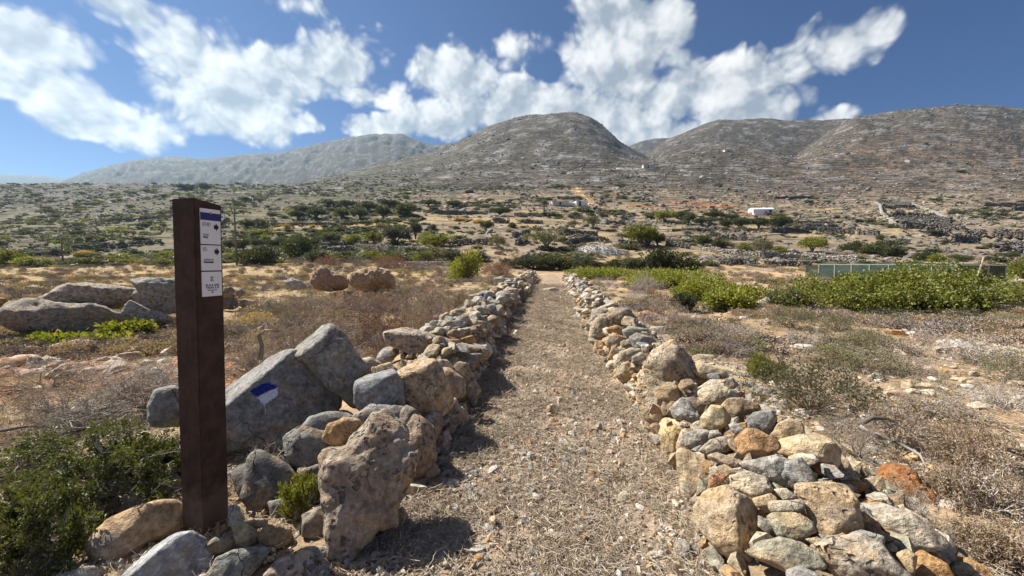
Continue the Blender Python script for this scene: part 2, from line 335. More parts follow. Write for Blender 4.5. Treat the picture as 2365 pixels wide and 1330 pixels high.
def terrace(fq, wob, thr):
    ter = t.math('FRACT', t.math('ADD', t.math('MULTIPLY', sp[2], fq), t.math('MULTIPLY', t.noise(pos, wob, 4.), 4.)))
    return t.math('MULTIPLY', t.math('MULTIPLY', t.step(ter, .0, .08), t.step(ter, .18, .32, 1., 0.)), t.step(t.noise(pos, wob*1.7, 3.), thr, thr+.14))  # dark lines: rows of stone and scrub, with the terrace faces' shade painted in
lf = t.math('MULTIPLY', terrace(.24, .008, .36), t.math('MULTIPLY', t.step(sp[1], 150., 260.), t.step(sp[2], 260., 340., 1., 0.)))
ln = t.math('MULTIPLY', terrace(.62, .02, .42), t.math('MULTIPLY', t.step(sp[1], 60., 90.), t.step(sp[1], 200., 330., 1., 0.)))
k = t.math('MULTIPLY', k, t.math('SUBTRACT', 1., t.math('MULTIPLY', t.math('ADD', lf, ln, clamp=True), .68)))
k = t.math('MULTIPLY', k, t.math('ADD', t.math('MULTIPLY', spk, far), t.math('SUBTRACT', 1., far)))
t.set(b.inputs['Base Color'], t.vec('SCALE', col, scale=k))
bump(t, b, t.math('ADD', na, t.math('MULTIPLY', nb, 2.)), .6, .02)

# ------------------------------------------------------------------ mesh helpers
def mesh_np(name, v, f, mats, smooth=False, mat_idx=None):
    """v (N,3); f (M,k) all faces with the same corner count, or a list of arrays"""
    me = bpy.data.meshes.new(name); v = np.asarray(v, np.float32)
    fs = f if isinstance(f, list) else [f]
    fs = [np.asarray(a, np.int32) for a in fs if len(a)]
    me.vertices.add(len(v)); me.vertices.foreach_set('co', v.ravel())
    nl = sum(a.size for a in fs); npoly = sum(len(a) for a in fs)
    me.loops.add(nl); me.loops.foreach_set('vertex_index', np.concatenate([a.ravel() for a in fs]))
    tot = np.concatenate([np.full(len(a), a.shape[1], np.int32) for a in fs]); st = np.concatenate([[0], np.cumsum(tot)[:-1]]).astype(np.int32)
    me.polygons.add(npoly); me.polygons.foreach_set('loop_start', st); me.polygons.foreach_set('loop_total', tot)
    if mat_idx is not None: me.polygons.foreach_set('material_index', np.asarray(mat_idx, np.int32))
    me.polygons.foreach_set('use_smooth', np.full(npoly, smooth)); me.update(calc_edges=True); me.validate()
    for mm in (mats if isinstance(mats, (list, tuple)) else [mats]): me.materials.append(MATS[mm] if isinstance(mm, str) else mm)
    return me
def tag(o, label=None, cat=None, group=None, kind=None):
    for k, val in (('label', label), ('category', cat), ('group', group), ('kind', kind)):
        if val: o[k] = val
    return o
def link(name, data, parent=None, loc=(0,0,0), rot=(0,0,0), scale=(1,1,1), color=None):
    o = bpy.data.objects.new(name, data); C.objects.link(o); o.location = loc; o.rotation_euler = rot; o.scale = scale
    if color is not None: o.color = (*color, 1)
    if parent is not None: o.parent = parent
    return o
def thing(name, label, cat, loc=(0,0,0), rz=0, scale=(1,1,1), group=None):
    o = link(name, None, None, loc, (0,0,rz), scale); return tag(o, label, cat, group, 'thing')
def child(name, data, par, loc, rot=(0,0,0), scale=(1,1,1), color=None):
    """part placed in world space under a thing whose empty is only translated"""
    o = link(name, data, par, loc, rot, scale, color); o.location = Vector(loc)-par.location; return o
class MB:
    """collects boxes, cylinders and prisms into one mesh"""
    def __init__(s): s.bm = bmesh.new()
    def box(s, lo, hi, bev=0.):
        lo = Vector(lo); hi = Vector(hi); r = bmesh.ops.create_cube(s.bm, size=1.)
        for v in r['verts']: v.co = Vector((lo[i]+(v.co[i]+.5)*(hi[i]-lo[i]) for i in range(3)))
        if bev:
            ed = {e for v in r['verts'] for e in v.link_edges}; bmesh.ops.bevel(s.bm, geom=list(ed), offset=bev, segments=2, affect='EDGES')
        return s
    def tube(s, pts, rad, seg=8):
        pts = [Vector(p) for p in pts]; rad = rad if isinstance(rad, (list, tuple)) else [rad]*len(pts); rings = []
        for i, p in enumerate(pts):
            d = (pts[min(i+1, len(pts)-1)]-pts[max(i-1, 0)]).normalized(); a = d.orthogonal().normalized(); b2 = d.cross(a)
            rings.append([s.bm.verts.new(p+(a*math.cos(k*2*math.pi/seg)+b2*math.sin(k*2*math.pi/seg))*rad[i]) for k in range(seg)])
        for r0, r1 in zip(rings, rings[1:]):
            for k in range(seg): s.bm.faces.new((r0[k], r0[(k+1) % seg], r1[(k+1) % seg], r1[k]))
        s.bm.faces.new(rings[0][::-1]); s.bm.faces.new(rings[-1]); return s
    def prism(s, poly, h, mat=None):
        """polygon in local xz, thickness h towards -y"""
        a = [s.bm.verts.new((x, 0, z)) for x, z in poly]; b2 = [s.bm.verts.new((x, -h, z)) for x, z in poly]
        s.bm.faces.new(a[::-1]); s.bm.faces.new(b2)
        for i in range(len(poly)): j = (i+1) % len(poly); s.bm.faces.new((a[i], a[j], b2[j], b2[i]))
        return s
    def mesh(s, name, mat, smooth=False):
        bmesh.ops.recalc_face_normals(s.bm, faces=s.bm.faces[:]); me = bpy.data.meshes.new(name); s.bm.to_mesh(me); s.bm.free()
        me.materials.append(MATS[mat]); 
        if smooth: me.polygons.foreach_set('use_smooth', [True]*len(me.polygons))
        return me
_ico = {}
def ico(n):
    if n not in _ico:
        bm = bmesh.new(); bmesh.ops.create_icosphere(bm, subdivisions=n, radius=1.); bm.verts.ensure_lookup_table()
        v = np.array([x.co[:] for x in bm.verts]); v /= np.linalg.norm(v, axis=1)[:,None]; f = np.array([[q.index for q in x.verts] for x in bm.faces]); bm.free(); _ico[n] = (v, f)
    return _ico[n]
def softcut(rho, dirs, planes, k=14.):
    for n, d in planes:
        q = dirs@np.asarray(n, float); lim = np.where(q > .02, d/np.maximum(q, .02), 1e3)
        m = np.minimum(rho, lim); rho = m-np.exp(-k*np.abs(np.minimum(lim, 50)-rho)/np.maximum(m, 1e-6))*m*.9/k
    return rho
def rand_rock(n, seed, cuts=14, rough=.06):
    """angular unit stone: a sphere cut by random planes, then weathered"""
    r = np.random.default_rng(seed); d, f = ico(n); rho = np.full(len(d), 1.25)
    pl = []
    for _ in range(cuts):
        nn = r.normal(size=3); nn /= np.linalg.norm(nn); pl.append((nn, r.uniform(.5, .95)))
    rho = softcut(rho, d, pl, 45.)
    p = d*rho[:,None]; p = p*(1+rough*fbm3(p*1.7+seed*3.1, 4)[:,None]); 
    return p/np.abs(p).max(), f
def gn_scatter(name, pts, rots, scl, idx, protos, label, cat, kind='stuff'):
    """many tiny look-alikes as one object: instances on points"""
    me = bpy.data.meshes.new(name); me.vertices.add(len(pts)); me.vertices.foreach_set('co', np.asarray(pts, np.float32).ravel())
    for nm, ty, arr in (('rot','FLOAT_VECTOR',rots), ('scl','FLOAT_VECTOR',scl)):
        a = me.attributes.new(nm, ty, 'POINT'); a.data.foreach_set('vector', np.asarray(arr, np.float32).ravel())
    a = me.attributes.new('pick', 'INT', 'POINT'); a.data.foreach_set('value', np.asarray(idx, np.int32))
    col = bpy.data.collections.new(name+'_kinds')
    for i, p in enumerate(protos): col.objects.link(bpy.data.objects.new('%s_kind_%02d' % (name, i), p))
    g = bpy.data.node_groups.new(name, 'GeometryNodeTree'); t = NT(g)
    g.interface.new_socket('Geometry', in_out='INPUT', socket_type='NodeSocketGeometry'); g.interface.new_socket('Geometry', in_out='OUTPUT', socket_type='NodeSocketGeometry')
    gi = t.node('NodeGroupInput'); go = t.node('NodeGroupOutput')
    ci = t.node('GeometryNodeCollectionInfo', {'Collection': col, 'Separate Children': True, 'Reset Children': True})
    at = lambda nm, ty: [s for s in t.node('GeometryNodeInputNamedAttribute', {'Name': nm}, data_type=ty).outputs if s.enabled and s.name == 'Attribute'][0]
    eu = t.node('FunctionNodeEulerToRotation', {0: at('rot', 'FLOAT_VECTOR')})
    m2p = t.node('GeometryNodeMeshToPoints', {'Mesh': gi.outputs[0]})
    io = t.node('GeometryNodeInstanceOnPoints', {'Points': m2p.outputs[0], 'Instance': ci.outputs[0], 'Pick Instance': True, 'Instance Index': at('pick', 'INT'), 'Rotation': eu.outputs[0], 'Scale': at('scl', 'FLOAT_VECTOR')})
    t.l.new(io.outputs[0], go.inputs[0])
    o = link(name, me); md = o.modifiers.new('scatter', 'NODES'); md.node_group = g
    return tag(o, label, cat, kind=kind)

# ------------------------------------------------------------------ the ground sheet
def dist_poly(x, y, pts):
    d = np.full(x.shape, 1e9)
    for (ax, ay), (bx, by) in zip(pts, pts[1:]):
        vx, vy = bx-ax, by-ay; t = np.clip(((x-ax)*vx+(y-ay)*vy)/(vx*vx+vy*vy+1e-9), 0, 1)
        d = np.minimum(d, np.hypot(x-ax-t*vx, y-ay-t*vy))
    return d
rowsY = np.concatenate([np.linspace(-60, -4, 10), np.geomspace(1., 3404., 610)-4+.6])
NU = 680; us = np.linspace(-1.75, 1.75, NU)
GX = us[None,:]*(4+np.abs(rowsY))[:,None]; GY = np.repeat(rowsY[:,None], NU, 1)
gx, gy = GX.ravel(), GY.ravel()
gzv = ground_z(gx, gy)+wall_mound(gx, gy)*.62-.03*(wall_mound(gx, gy) > .02)
q = (np.arange(len(rowsY)-1)[:,None]*NU+np.arange(NU-1)[None,:]).ravel()
GF = np.stack([q, q+1, q+NU+1, q+NU], 1)
def mixc(a, b, f): return a*(1-f[:,None])+np.asarray(b)[None,:]*f[:,None]
def soil_colour(x, y, z):
    n1 = fbm2(x/3.1, y/3.1, 4); n2 = fbm2(x/.8+7, y/.8, 4); n3 = fbm2(x/22+3, y/22, 4)
    ly = np.maximum(y, 1)
    c = np.tile(np.array([.30,.215,.135]), (len(x), 1))
    c = mixc(c, (.40,.30,.18), sstep(n1, -.2, .5)); c = mixc(c, (.24,.17,.115), sstep(n2, .1, .7)*.7)
    left = sstep(-x-.12*ly, .5, 3); right = sstep(x-.15*ly, 1.5, 4)
    c = mixc(c, (.31,.225,.12), left*sstep(ly, 6, 11)*.8)                                     # golden stubble field
    c = mixc(c, (.44,.29,.165), right*sstep(n1+n2*.5, -.35, .35)*.85)                           # bare orange earth
    c = mixc(c, (.40,.20,.12), left*sstep(ly, 3.6, 4.4)*(1-sstep(ly, 6.8, 8))*sstep(n2+n1, -1., .2))
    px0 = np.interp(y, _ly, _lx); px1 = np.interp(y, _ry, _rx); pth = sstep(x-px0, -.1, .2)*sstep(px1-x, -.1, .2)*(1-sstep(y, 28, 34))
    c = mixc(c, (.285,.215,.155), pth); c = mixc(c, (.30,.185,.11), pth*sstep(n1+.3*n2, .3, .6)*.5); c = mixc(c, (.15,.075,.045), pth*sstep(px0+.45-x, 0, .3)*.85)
    # middle distance: dry fields in bands of straw, ochre and grey-brown scrub
    mid = sstep(ly, 38, 60); b = fbm2(x/35, z/1.6, 3); bb = fbm2(x/9, y/9, 5)
    m = np.tile(np.array([.265,.20,.135]), (len(x), 1)); m = mixc(m, (.40,.30,.17), sstep(b, .0, .5)); m = mixc(m, (.14,.125,.085), sstep(bb, .05, .55)*.75); m = mixc(m, (.33,.305,.27), sstep(fbm2(x/5, y/5, 4), .35, .6)*.7)
    m = m*.85; m = mixc(m, (.125,.115,.07), (1-sstep(x/ly, -.45, -.1))*sstep(ly, 55, 80)*.8)
    c = c*(1-mid[:,None])+m*mid[:,None]
    # hills: brown scrub between pale limestone, greener on the left plain
    up = sstep(ly, 130, 300); h1 = fbm2(x/26, y/26, 6, 2.1, .62); h2 = fbm2((x+z*1.5)/55+8, z/7, 4)
    hc = np.tile(np.array([.115,.092,.068]), (len(x), 1)); hc = mixc(hc, (.27,.255,.235), sstep(h1+.45*h2, .1, .75)*.85); hc = mixc(hc, (.075,.066,.048), sstep(-h1+.3*h2, .25, .7)*.8)
    hc = mixc(hc, (.235,.155,.10), sstep(x/ly, .45, .8)*(1-sstep(ly, 420, 600))*sstep(n3, -.3, .4)*.6)
    lp = (1-sstep(x/ly, -.35, .0))*(1-sstep(ly, 480, 800)); hc = mixc(hc, (.115,.112,.07), lp*sstep(fbm2(x/40, y/18, 4), -.35, .35)*.8)
    hc = hc*(.80-.22*sstep(ly, 700, 1300))[:,None]*np.array([.97,1.,1.04])
    c = c*(1-up[:,None])+hc*up[:,None]
    return c
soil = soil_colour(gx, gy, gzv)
road = [hit(a, b, ground_z)[:2] for a, b in ((1372,476),(1362,462),(1345,452),(1330,440),(1322,432))]
soil = mixc(soil, (.46,.31,.17), 1-sstep(dist_poly(gx, gy, road), 1.5, 5.))
for pl in (((1480,478),(1600,484),(1740,495)), ((1560,470),(1680,478))):
    band = [hit(a, b, ground_z)[:2] for a, b in pl]; soil = mixc(soil, (.33,.15,.07), (1-sstep(dist_poly(gx, gy, band), 2., 9.))*.8)
for pl, wd in ((((0,640),(380,632)), 4), (((560,640),(1000,632)), 4), (((620,528),(900,520)), 8), (((1600,600),(1800,612)), 4), (((1500,580),(1720,596)), 4), (((990,505),(1180,512)), 9)):
    band = [hit(a, b, ground_z)[:2] for a, b in pl]; soil = mixc(soil, (.36,.265,.13), (1-sstep(dist_poly(gx, gy, band), .5*wd, wd))*.7)
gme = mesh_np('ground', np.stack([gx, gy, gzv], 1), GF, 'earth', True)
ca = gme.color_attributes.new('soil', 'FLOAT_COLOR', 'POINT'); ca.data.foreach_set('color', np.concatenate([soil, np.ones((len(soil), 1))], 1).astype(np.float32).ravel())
tag(link('ground', gme), kind='structure')
# ------------------------------------------------------------------ traced stones
CR = {'1': (0,560,2.955), '2': (0,880,2.955), '3': (600,880,2.955), '4': (1400,880,2.956), '5': (1200,580,2.955), '7': (500,740,3.695), '8': (600,560,2.955), '9': (1040,600,5.91), '0': (0,0,1)}
def topx(crop, pts):
    ox, oy, s = CR[crop]; return np.array([(ox+x/s, oy+y/s) for x, y in pts], float)
def radial(poly, n=120):
    c = poly.mean(0)
    a = np.roll(poly, -1, 0); ar = poly[:,0]*a[:,1]-a[:,0]*poly[:,1]; A = ar.sum()/2      # area centroid
    c = np.array([((poly[:,0]+a[:,0])*ar).sum(), ((poly[:,1]+a[:,1])*ar).sum()])/(6*A)
    th = np.arange(n)*2*math.pi/n; r = np.zeros(n); d = np.stack([np.cos(th), np.sin(th)], 1)
    for p, q in zip(poly-c, a-c):
        e = q-p; den = d[:,0]*e[1]-d[:,1]*e[0]; den = np.where(np.abs(den) < 1e-9, 1e-9, den)
        t = (p[0]*e[1]-p[1]*e[0])/den; s = (p[0]*d[:,1]-p[1]*d[:,0])/den
        r = np.where((t > 0) & (s >= -1e-6) & (s <= 1+1e-6), np.maximum(r, t), r)
    r = np.where(r <= 0, np.median(r), r); r = (np.roll(r, 1)+2*r+np.roll(r, -1))/4
    return c, r
BVH = {}
_tr = [0]
def traced(name, crop, pts, color, Y=None, par=None, mat='stone', n=4, thick=.8, p=3., rough=.08, cuts=6, push=.35, extra=(), f=surf, key=None, grow=1.14):
    _tr[0] += 1; seed = _tr[0]; r_ = np.random.default_rng(seed+100)
    c, rad = radial(topx(crop, pts)); d = ray(*c); dn = d/np.linalg.norm(d)
    if Y is None: h = hit(c[0], c[1], f); dist = np.linalg.norm(h-np.array([0,0,EYE]))
    else: dist = Y*np.linalg.norm(d)/d[1]
    rt = np.cross(dn, [0,0,1.]); rt /= np.linalg.norm(rt); up = np.cross(rt, dn)
    th = np.arange(120)*2*math.pi/120; X=[]; Yl=[]
    for q_ in c+np.stack([np.cos(th), np.sin(th)], 1)*rad[:,None]:
        dq = ray(*q_); dq = dq*dist/(dq@dn); X.append(dq@rt); Yl.append(dq@up)
    X = np.array(X); Yl = np.array(Yl); an = np.arctan2(-Yl, X) % (2*math.pi); o_ = np.argsort(an); an = an[o_]; rv = np.hypot(X, Yl)[o_]
    rad = np.interp(th, np.concatenate([[an[-1]-2*math.pi], an, [an[0]+2*math.pi]]), np.concatenate([[rv[-1]], rv, [rv[0]]])); k = 1.
    rad = rad*k*grow; srt = np.sort(rad); th_ = thick*math.sqrt(srt[:30].mean()*rad.mean()); ctr = np.array([0,0,EYE])+dn*(dist+push*th_)
    D, faces = ico(n)
    th = np.arctan2(-D[:,1], D[:,0]) % (2*math.pi); rr = np.interp(th, np.linspace(0, 2*math.pi, 121), np.append(rad, rad[0]))
    s = np.hypot(D[:,0], D[:,1]); rho = 1/np.power(np.power(s/rr, p)+np.power(np.abs(D[:,2])/th_, p), 1/p)
    pl = []; ext = np.abs(D*rho[:,None]).max(0)
    for _ in range(cuts):
        nn = r_.normal(size=3); nn[2] = abs(nn[2])+.7; nn = nn/ext; nn /= np.linalg.norm(nn)
        lim = (D@nn*rho).max(); pl.append((nn, lim*r_.uniform(.78, .95)))
    for nn, fr in extra:
        nn = np.array(nn, float); nn /= np.linalg.norm(nn); pl.append((nn, (D@nn*rho).max()*fr))
    rho = softcut(rho, D, pl, 40.)
    P = D*rho[:,None]; m = rad.mean(); q = P/m
    sc = 1+rough*fbm3(q*1.3+seed*5.3, 6, .58)-rough*.9*np.abs(noise3(q*2.3+seed))
    P = P*sc[:,None]
    W = P[:,0:1]*rt+P[:,1:2]*up-P[:,2:3]*dn                        # local x right, y up, z towards the viewer
    me = mesh_np(name, W, faces, mat, True)
    if hasattr(me, 'set_sharp_from_angle'): me.set_sharp_from_angle(angle=R(48))
    o = child(name, me, par, ctr, color=color) if par is not None else link(name, me, None, ctr, color=color)
    if key: BVH[key] = (W+ctr, faces, o)
    return o
from mathutils.bvhtree import BVHTree
def paint(key, name, crop, quad, mat, n=26, off=.004):
    """a patch of paint that follows the stone's own surface"""
    V, f_, o = BVH[key]; t = BVHTree.FromPolygons([tuple(x) for x in V], [tuple(map(int, x)) for x in f_])
    qd = topx(crop, quad); vs = []
    r_ = np.random.default_rng(5)
    for j in range(n+1):
        for i in range(n+1):
            a, b = i/n, j/n; P = qd[0]*(1-a)*(1-b)+qd[1]*a*(1-b)+qd[2]*a*b+qd[3]*(1-a)*b
            if i in (0, n) or j in (0, n): P = P+r_.normal(size=2)*.9
            d = ray(*P); d /= np.linalg.norm(d); h = t.ray_cast(Vector((0,0,EYE)), Vector(d))
            pt = np.array(h[0]) if h[0] else np.array([0,0,EYE])+d*np.linalg.norm(V.mean(0)-[0,0,EYE]); vs.append(pt-d*off-np.array(o.matrix_world.translation if False else V.mean(0)*0))
    vs = np.array(vs); org = np.array(o.location)+(np.array(o.parent.location) if o.parent else 0)
    q = np.array([(j*(n+1)+i, j*(n+1)+i+1, (j+1)*(n+1)+i+1, (j+1)*(n+1)+i) for j in range(n) for i in range(n) if n < 8 or r_.random() > (.45 if min(i, j, n-1-i, n-1-j) == 0 else .12 if min(i, j, n-1-i, n-1-j) == 1 else .025)])
    x = link(name, mesh_np(name, vs-org, q, mat, True), o); return x
LW = thing('stone_wall', 'dry stone wall with tall boulders behind the brown trail post', 'wall', (-.9, 3.2, 0))
RW = thing('stone_wall', 'tumbled dry stone wall facing the post across the path', 'wall', (1.7, 3.2, 0))
T = lambda *a, **k: traced('stone', *a, par=LW, **k)
# --- left wall, near boulders
T('7', [(95,470),(280,350),(480,290),(620,280),(700,300),(880,530),(930,530),(1000,590),(1035,690),(1000,770),(830,840),(700,940),(640,1020),(590,1190),(450,1190),(330,1090),(110,1070),(10,1000),(0,620)], (.26,.255,.24), Y=3.05, n=6, p=4.2, thick=.75, rough=.055, cuts=2, push=.5, extra=(((-.55,.72,.25),.60),((.25,.1,1),.80)), key='marked')['label'] = 'big grey boulder carrying a blue and white painted trail mark'
T('7', [(590,250),(640,200),(730,180),(800,90),(900,35),(1000,60),(1080,130),(1200,310),(1270,390),(1200,500),(1185,700),(1150,725),(1050,620),(920,530),(820,420),(700,300)], (.27,.255,.225), Y=3.25, n=5, p=3.6, thick=.8, rough=.06, cuts=2, push=.5, extra=(((-.6,.7,.3),.66),((.35,.05,1),.8)))
T('8', [(660,950),(740,900),(900,870),(970,960),(980,1090),(920,1190),(740,1190),(660,1100)], (.25,.26,.26), Y=3.0, n=5, p=3.2, rough=.03, extra=(((-.2,.8,.25),.74),((0,-.1,1),.8)))
T('8', [(930,880),(1010,820),(1100,800),(1200,810),(1240,880),(1290,1000),(1305,1100),(1240,1170),(1100,1180),(1000,1080),(985,960)], (.42,.31,.20), Y=3.15, mat='limestone', n=5, p=3., rough=.06, extra=(((-.3,.8,.3),.7),))
T('8', [(1230,870),(1290,860),(1390,930),(1400,1030),(1320,1070),(1290,1000)], TAN, Y=3.55)
T('8', [(1310,860),(1350,820),(1420,830),(1440,900),(1430,1050),(1400,1080),(1390,930)], TAN, Y=3.85, mat='limestone')
T('8', [(885,620),(1000,590),(1080,610),(1220,640),(1400,700),(1530,720),(1535,760),(1470,790),(1400,850),(1290,860),(1200,800),(1080,790),(950,720),(890,690)], (.36,.29,.22), Y=4.45, mat='limestone', n=5, thick=1.5, rough=.1, p=3.4, extra=(((0,1,.4),.86),))
T('8', [(1200,800),(1280,760),(1440,750),(1540,760),(1480,800),(1440,870),(1300,880),(1230,860)], (.25,.22,.19), Y=4.3, mat='limestone', n=5)
T('7', [(660,1050),(700,960),(800,840),(940,800),(1090,800),(1150,830),(1150,1000),(1000,1140),(880,1200),(800,1260),(700,1230)], (.24,.235,.215), Y=2.6, n=5, p=3., rough=.04)
T('7', [(920,1010),(960,890),(1100,840),(1200,850),(1230,880),(1180,1000),(1100,1120),(1050,1110)], (.42,.26,.12), Y=2.2, n=5, rough=.07)
T('3', [(430,560),(480,480),(600,480),(640,400),(700,340),(760,260),(850,250),(930,270),(990,400),(990,470),(1050,470),(1075,500),(1020,650),(960,780),(920,850),(920,980),(870,980),(800,1000),(760,1080),(690,1080),(680,1160),(560,1210),(490,1190),(470,1050),(480,900),(440,650)], (.34,.27,.20), Y=2.0, mat='limestone', n=6, thick=.62, rough=.13, cuts=3, p=2.8)['label'] = 'tall pitted limestone block at the end of the wall'
T('3', [(930,240),(1000,170),(1060,200),(1120,280),(1080,380),(1000,430),(960,350)], (.23,.19,.15), Y=2.75)
T('3', [(1040,470),(1100,280),(1160,230),(1240,240),(1240,310),(1180,450),(1110,560),(1040,600),(1000,560)], (.34,.22,.14), Y=2.9, mat='limestone', n=5, rough=.1)
T('8', [(690,800),(760,790),(860,850),(760,900),(690,930),(670,880)], LT, Y=3.55)
T('2', [(1015,180),(1060,70),(1180,40),(1260,60),(1270,290),(1190,305),(1050,300),(1020,260)], (.25,.245,.23), Y=2.8, n=5, p=3.)
T('2', [(1040,760),(1090,670),(1200,640),(1260,700),(1250,820),(1080,830)], (.16,.15,.13), Y=2.4)
T('3', [(0,480),(150,560),(260,640),(420,640),(480,820),(430,1000),(250,1080),(60,1000),(-100,800),(-60,560)], (.15,.14,.12), Y=2.35, n=5, rough=.09, thick=.5)
for pts, c_, Y_ in (([(540,1090),(600,1060),(660,1075),(690,1130),(640,1165),(560,1150)], (.17,.16,.14), 2.45), ([(700,1190),(745,1170),(760,1215),(735,1250),(700,1235)], (.25,.21,.16), 2.05), ([(620,1160),(665,1150),(680,1185),(630,1200)], (.2,.19,.17), 2.25), ([(905,1190),(930,1170),(945,1205),(915,1225)], (.28,.2,.15), 2.12), ([(850,1240),(880,1225),(890,1255),(860,1270)], (.33,.24,.17), 2.03), ([(1000,1010),(1035,990),(1040,1040),(1010,1060)], (.34,.26,.19), 2.95), ([(1045,960),(1075,930),(1085,985),(1055,1010)], (.33,.27,.2), 3.4)):
    T('0', pts, c_, Y=Y_)
for pts, c_, Y_, n_ in (([(655,1010),(700,985),(760,1000),(770,1060),(720,1090),(670,1075)], (.22,.21,.19), 2.5, 4), ([(690,1085),(740,1075),(760,1130),(730,1165),(690,1140)], (.24,.2,.16), 2.3, 4), ([(930,1000),(960,960),(1000,985),(1005,1060),(960,1110),(930,1080)], (.31,.22,.15), 2.6, 5), ([(960,1090),(1000,1060),(1015,1090),(985,1125)], (.28,.21,.16), 2.55, 4), ([(1020,950),(1050,920),(1075,960),(1060,1010),(1025,1020)], (.36,.28,.2), 3.3, 4), ([(820,960),(860,935),(930,940),(940,980),(880,1000),(830,995)], (.26,.25,.23), 2.75, 4), ([(1070,900),(1095,870),(1110,900),(1095,940)], (.3,.26,.2), 3.8, 4), ([(860,850),(900,838),(925,860),(900,885),(865,880)], (.42,.34,.23), 3.4, 4)):
    T('0', pts, c_, Y=Y_, n=n_, mat='limestone', grow=1.12)
# --- left wall, further stones
for pts, c_ in (([(600,250),(700,230),(780,290),(770,360),(690,380),(620,320)], GRY), ([(770,260),(850,255),(850,300),(780,300)], BLU), ([(860,270),(930,235),(970,280),(900,300)], GRY),
     ([(740,405),(880,400),(885,440),(760,450)], WHT), ([(740,460),(870,460),(870,505),(780,505)], LT), ([(640,480),(720,450),(790,520),(770,600),(700,590)], BRN), ([(320,650),(460,625),(520,680),(540,740),(430,750),(330,700)], (.40,.38,.34)),
     ([(30,860),(120,770),(210,760),(270,830),(260,880),(100,910),(30,910)], GRY), ([(170,960),(230,920),(290,1000),(270,1030),(160,1030)], OLV), ([(140,1080),(300,1030),(345,1100),(300,1145),(150,1120)], ORG), ([(-20,1090),(120,1085),(140,1140),(0,1160)], ORG),
     ([(500,640),(600,600),(660,780),(640,880),(540,900),(500,780)], (.24,.22,.2)), ([(260,810),(330,810),(400,900),(300,890)], TAN), ([(30,930),(120,910),(150,980),(50,1000)], GRY), ([(110,1300),(190,1240),(300,1240),(310,1330),(120,1330)], GRY),
     ([(800,310),(920,310),(910,370),(800,375)], GRY), ([(880,430),(980,400),(1040,500),(1010,590),(900,580)], DK), ([(420,900),(500,880),(510,960),(440,980)], GRY), ([(330,790),(500,760),(500,860),(400,870)], (.24,.22,.19)), ([(300,900),(420,890),(430,980),(330,980)], BRN)):
    T('9', pts, c_)
T('9', [(260,490),(430,450),(520,460),(590,560),(500,610),(380,570)], (.30,.29,.27), n=5, p=3.6, cuts=1, key='far_marked')['label'] = 'flat grey stone with a small blue and white paint mark'
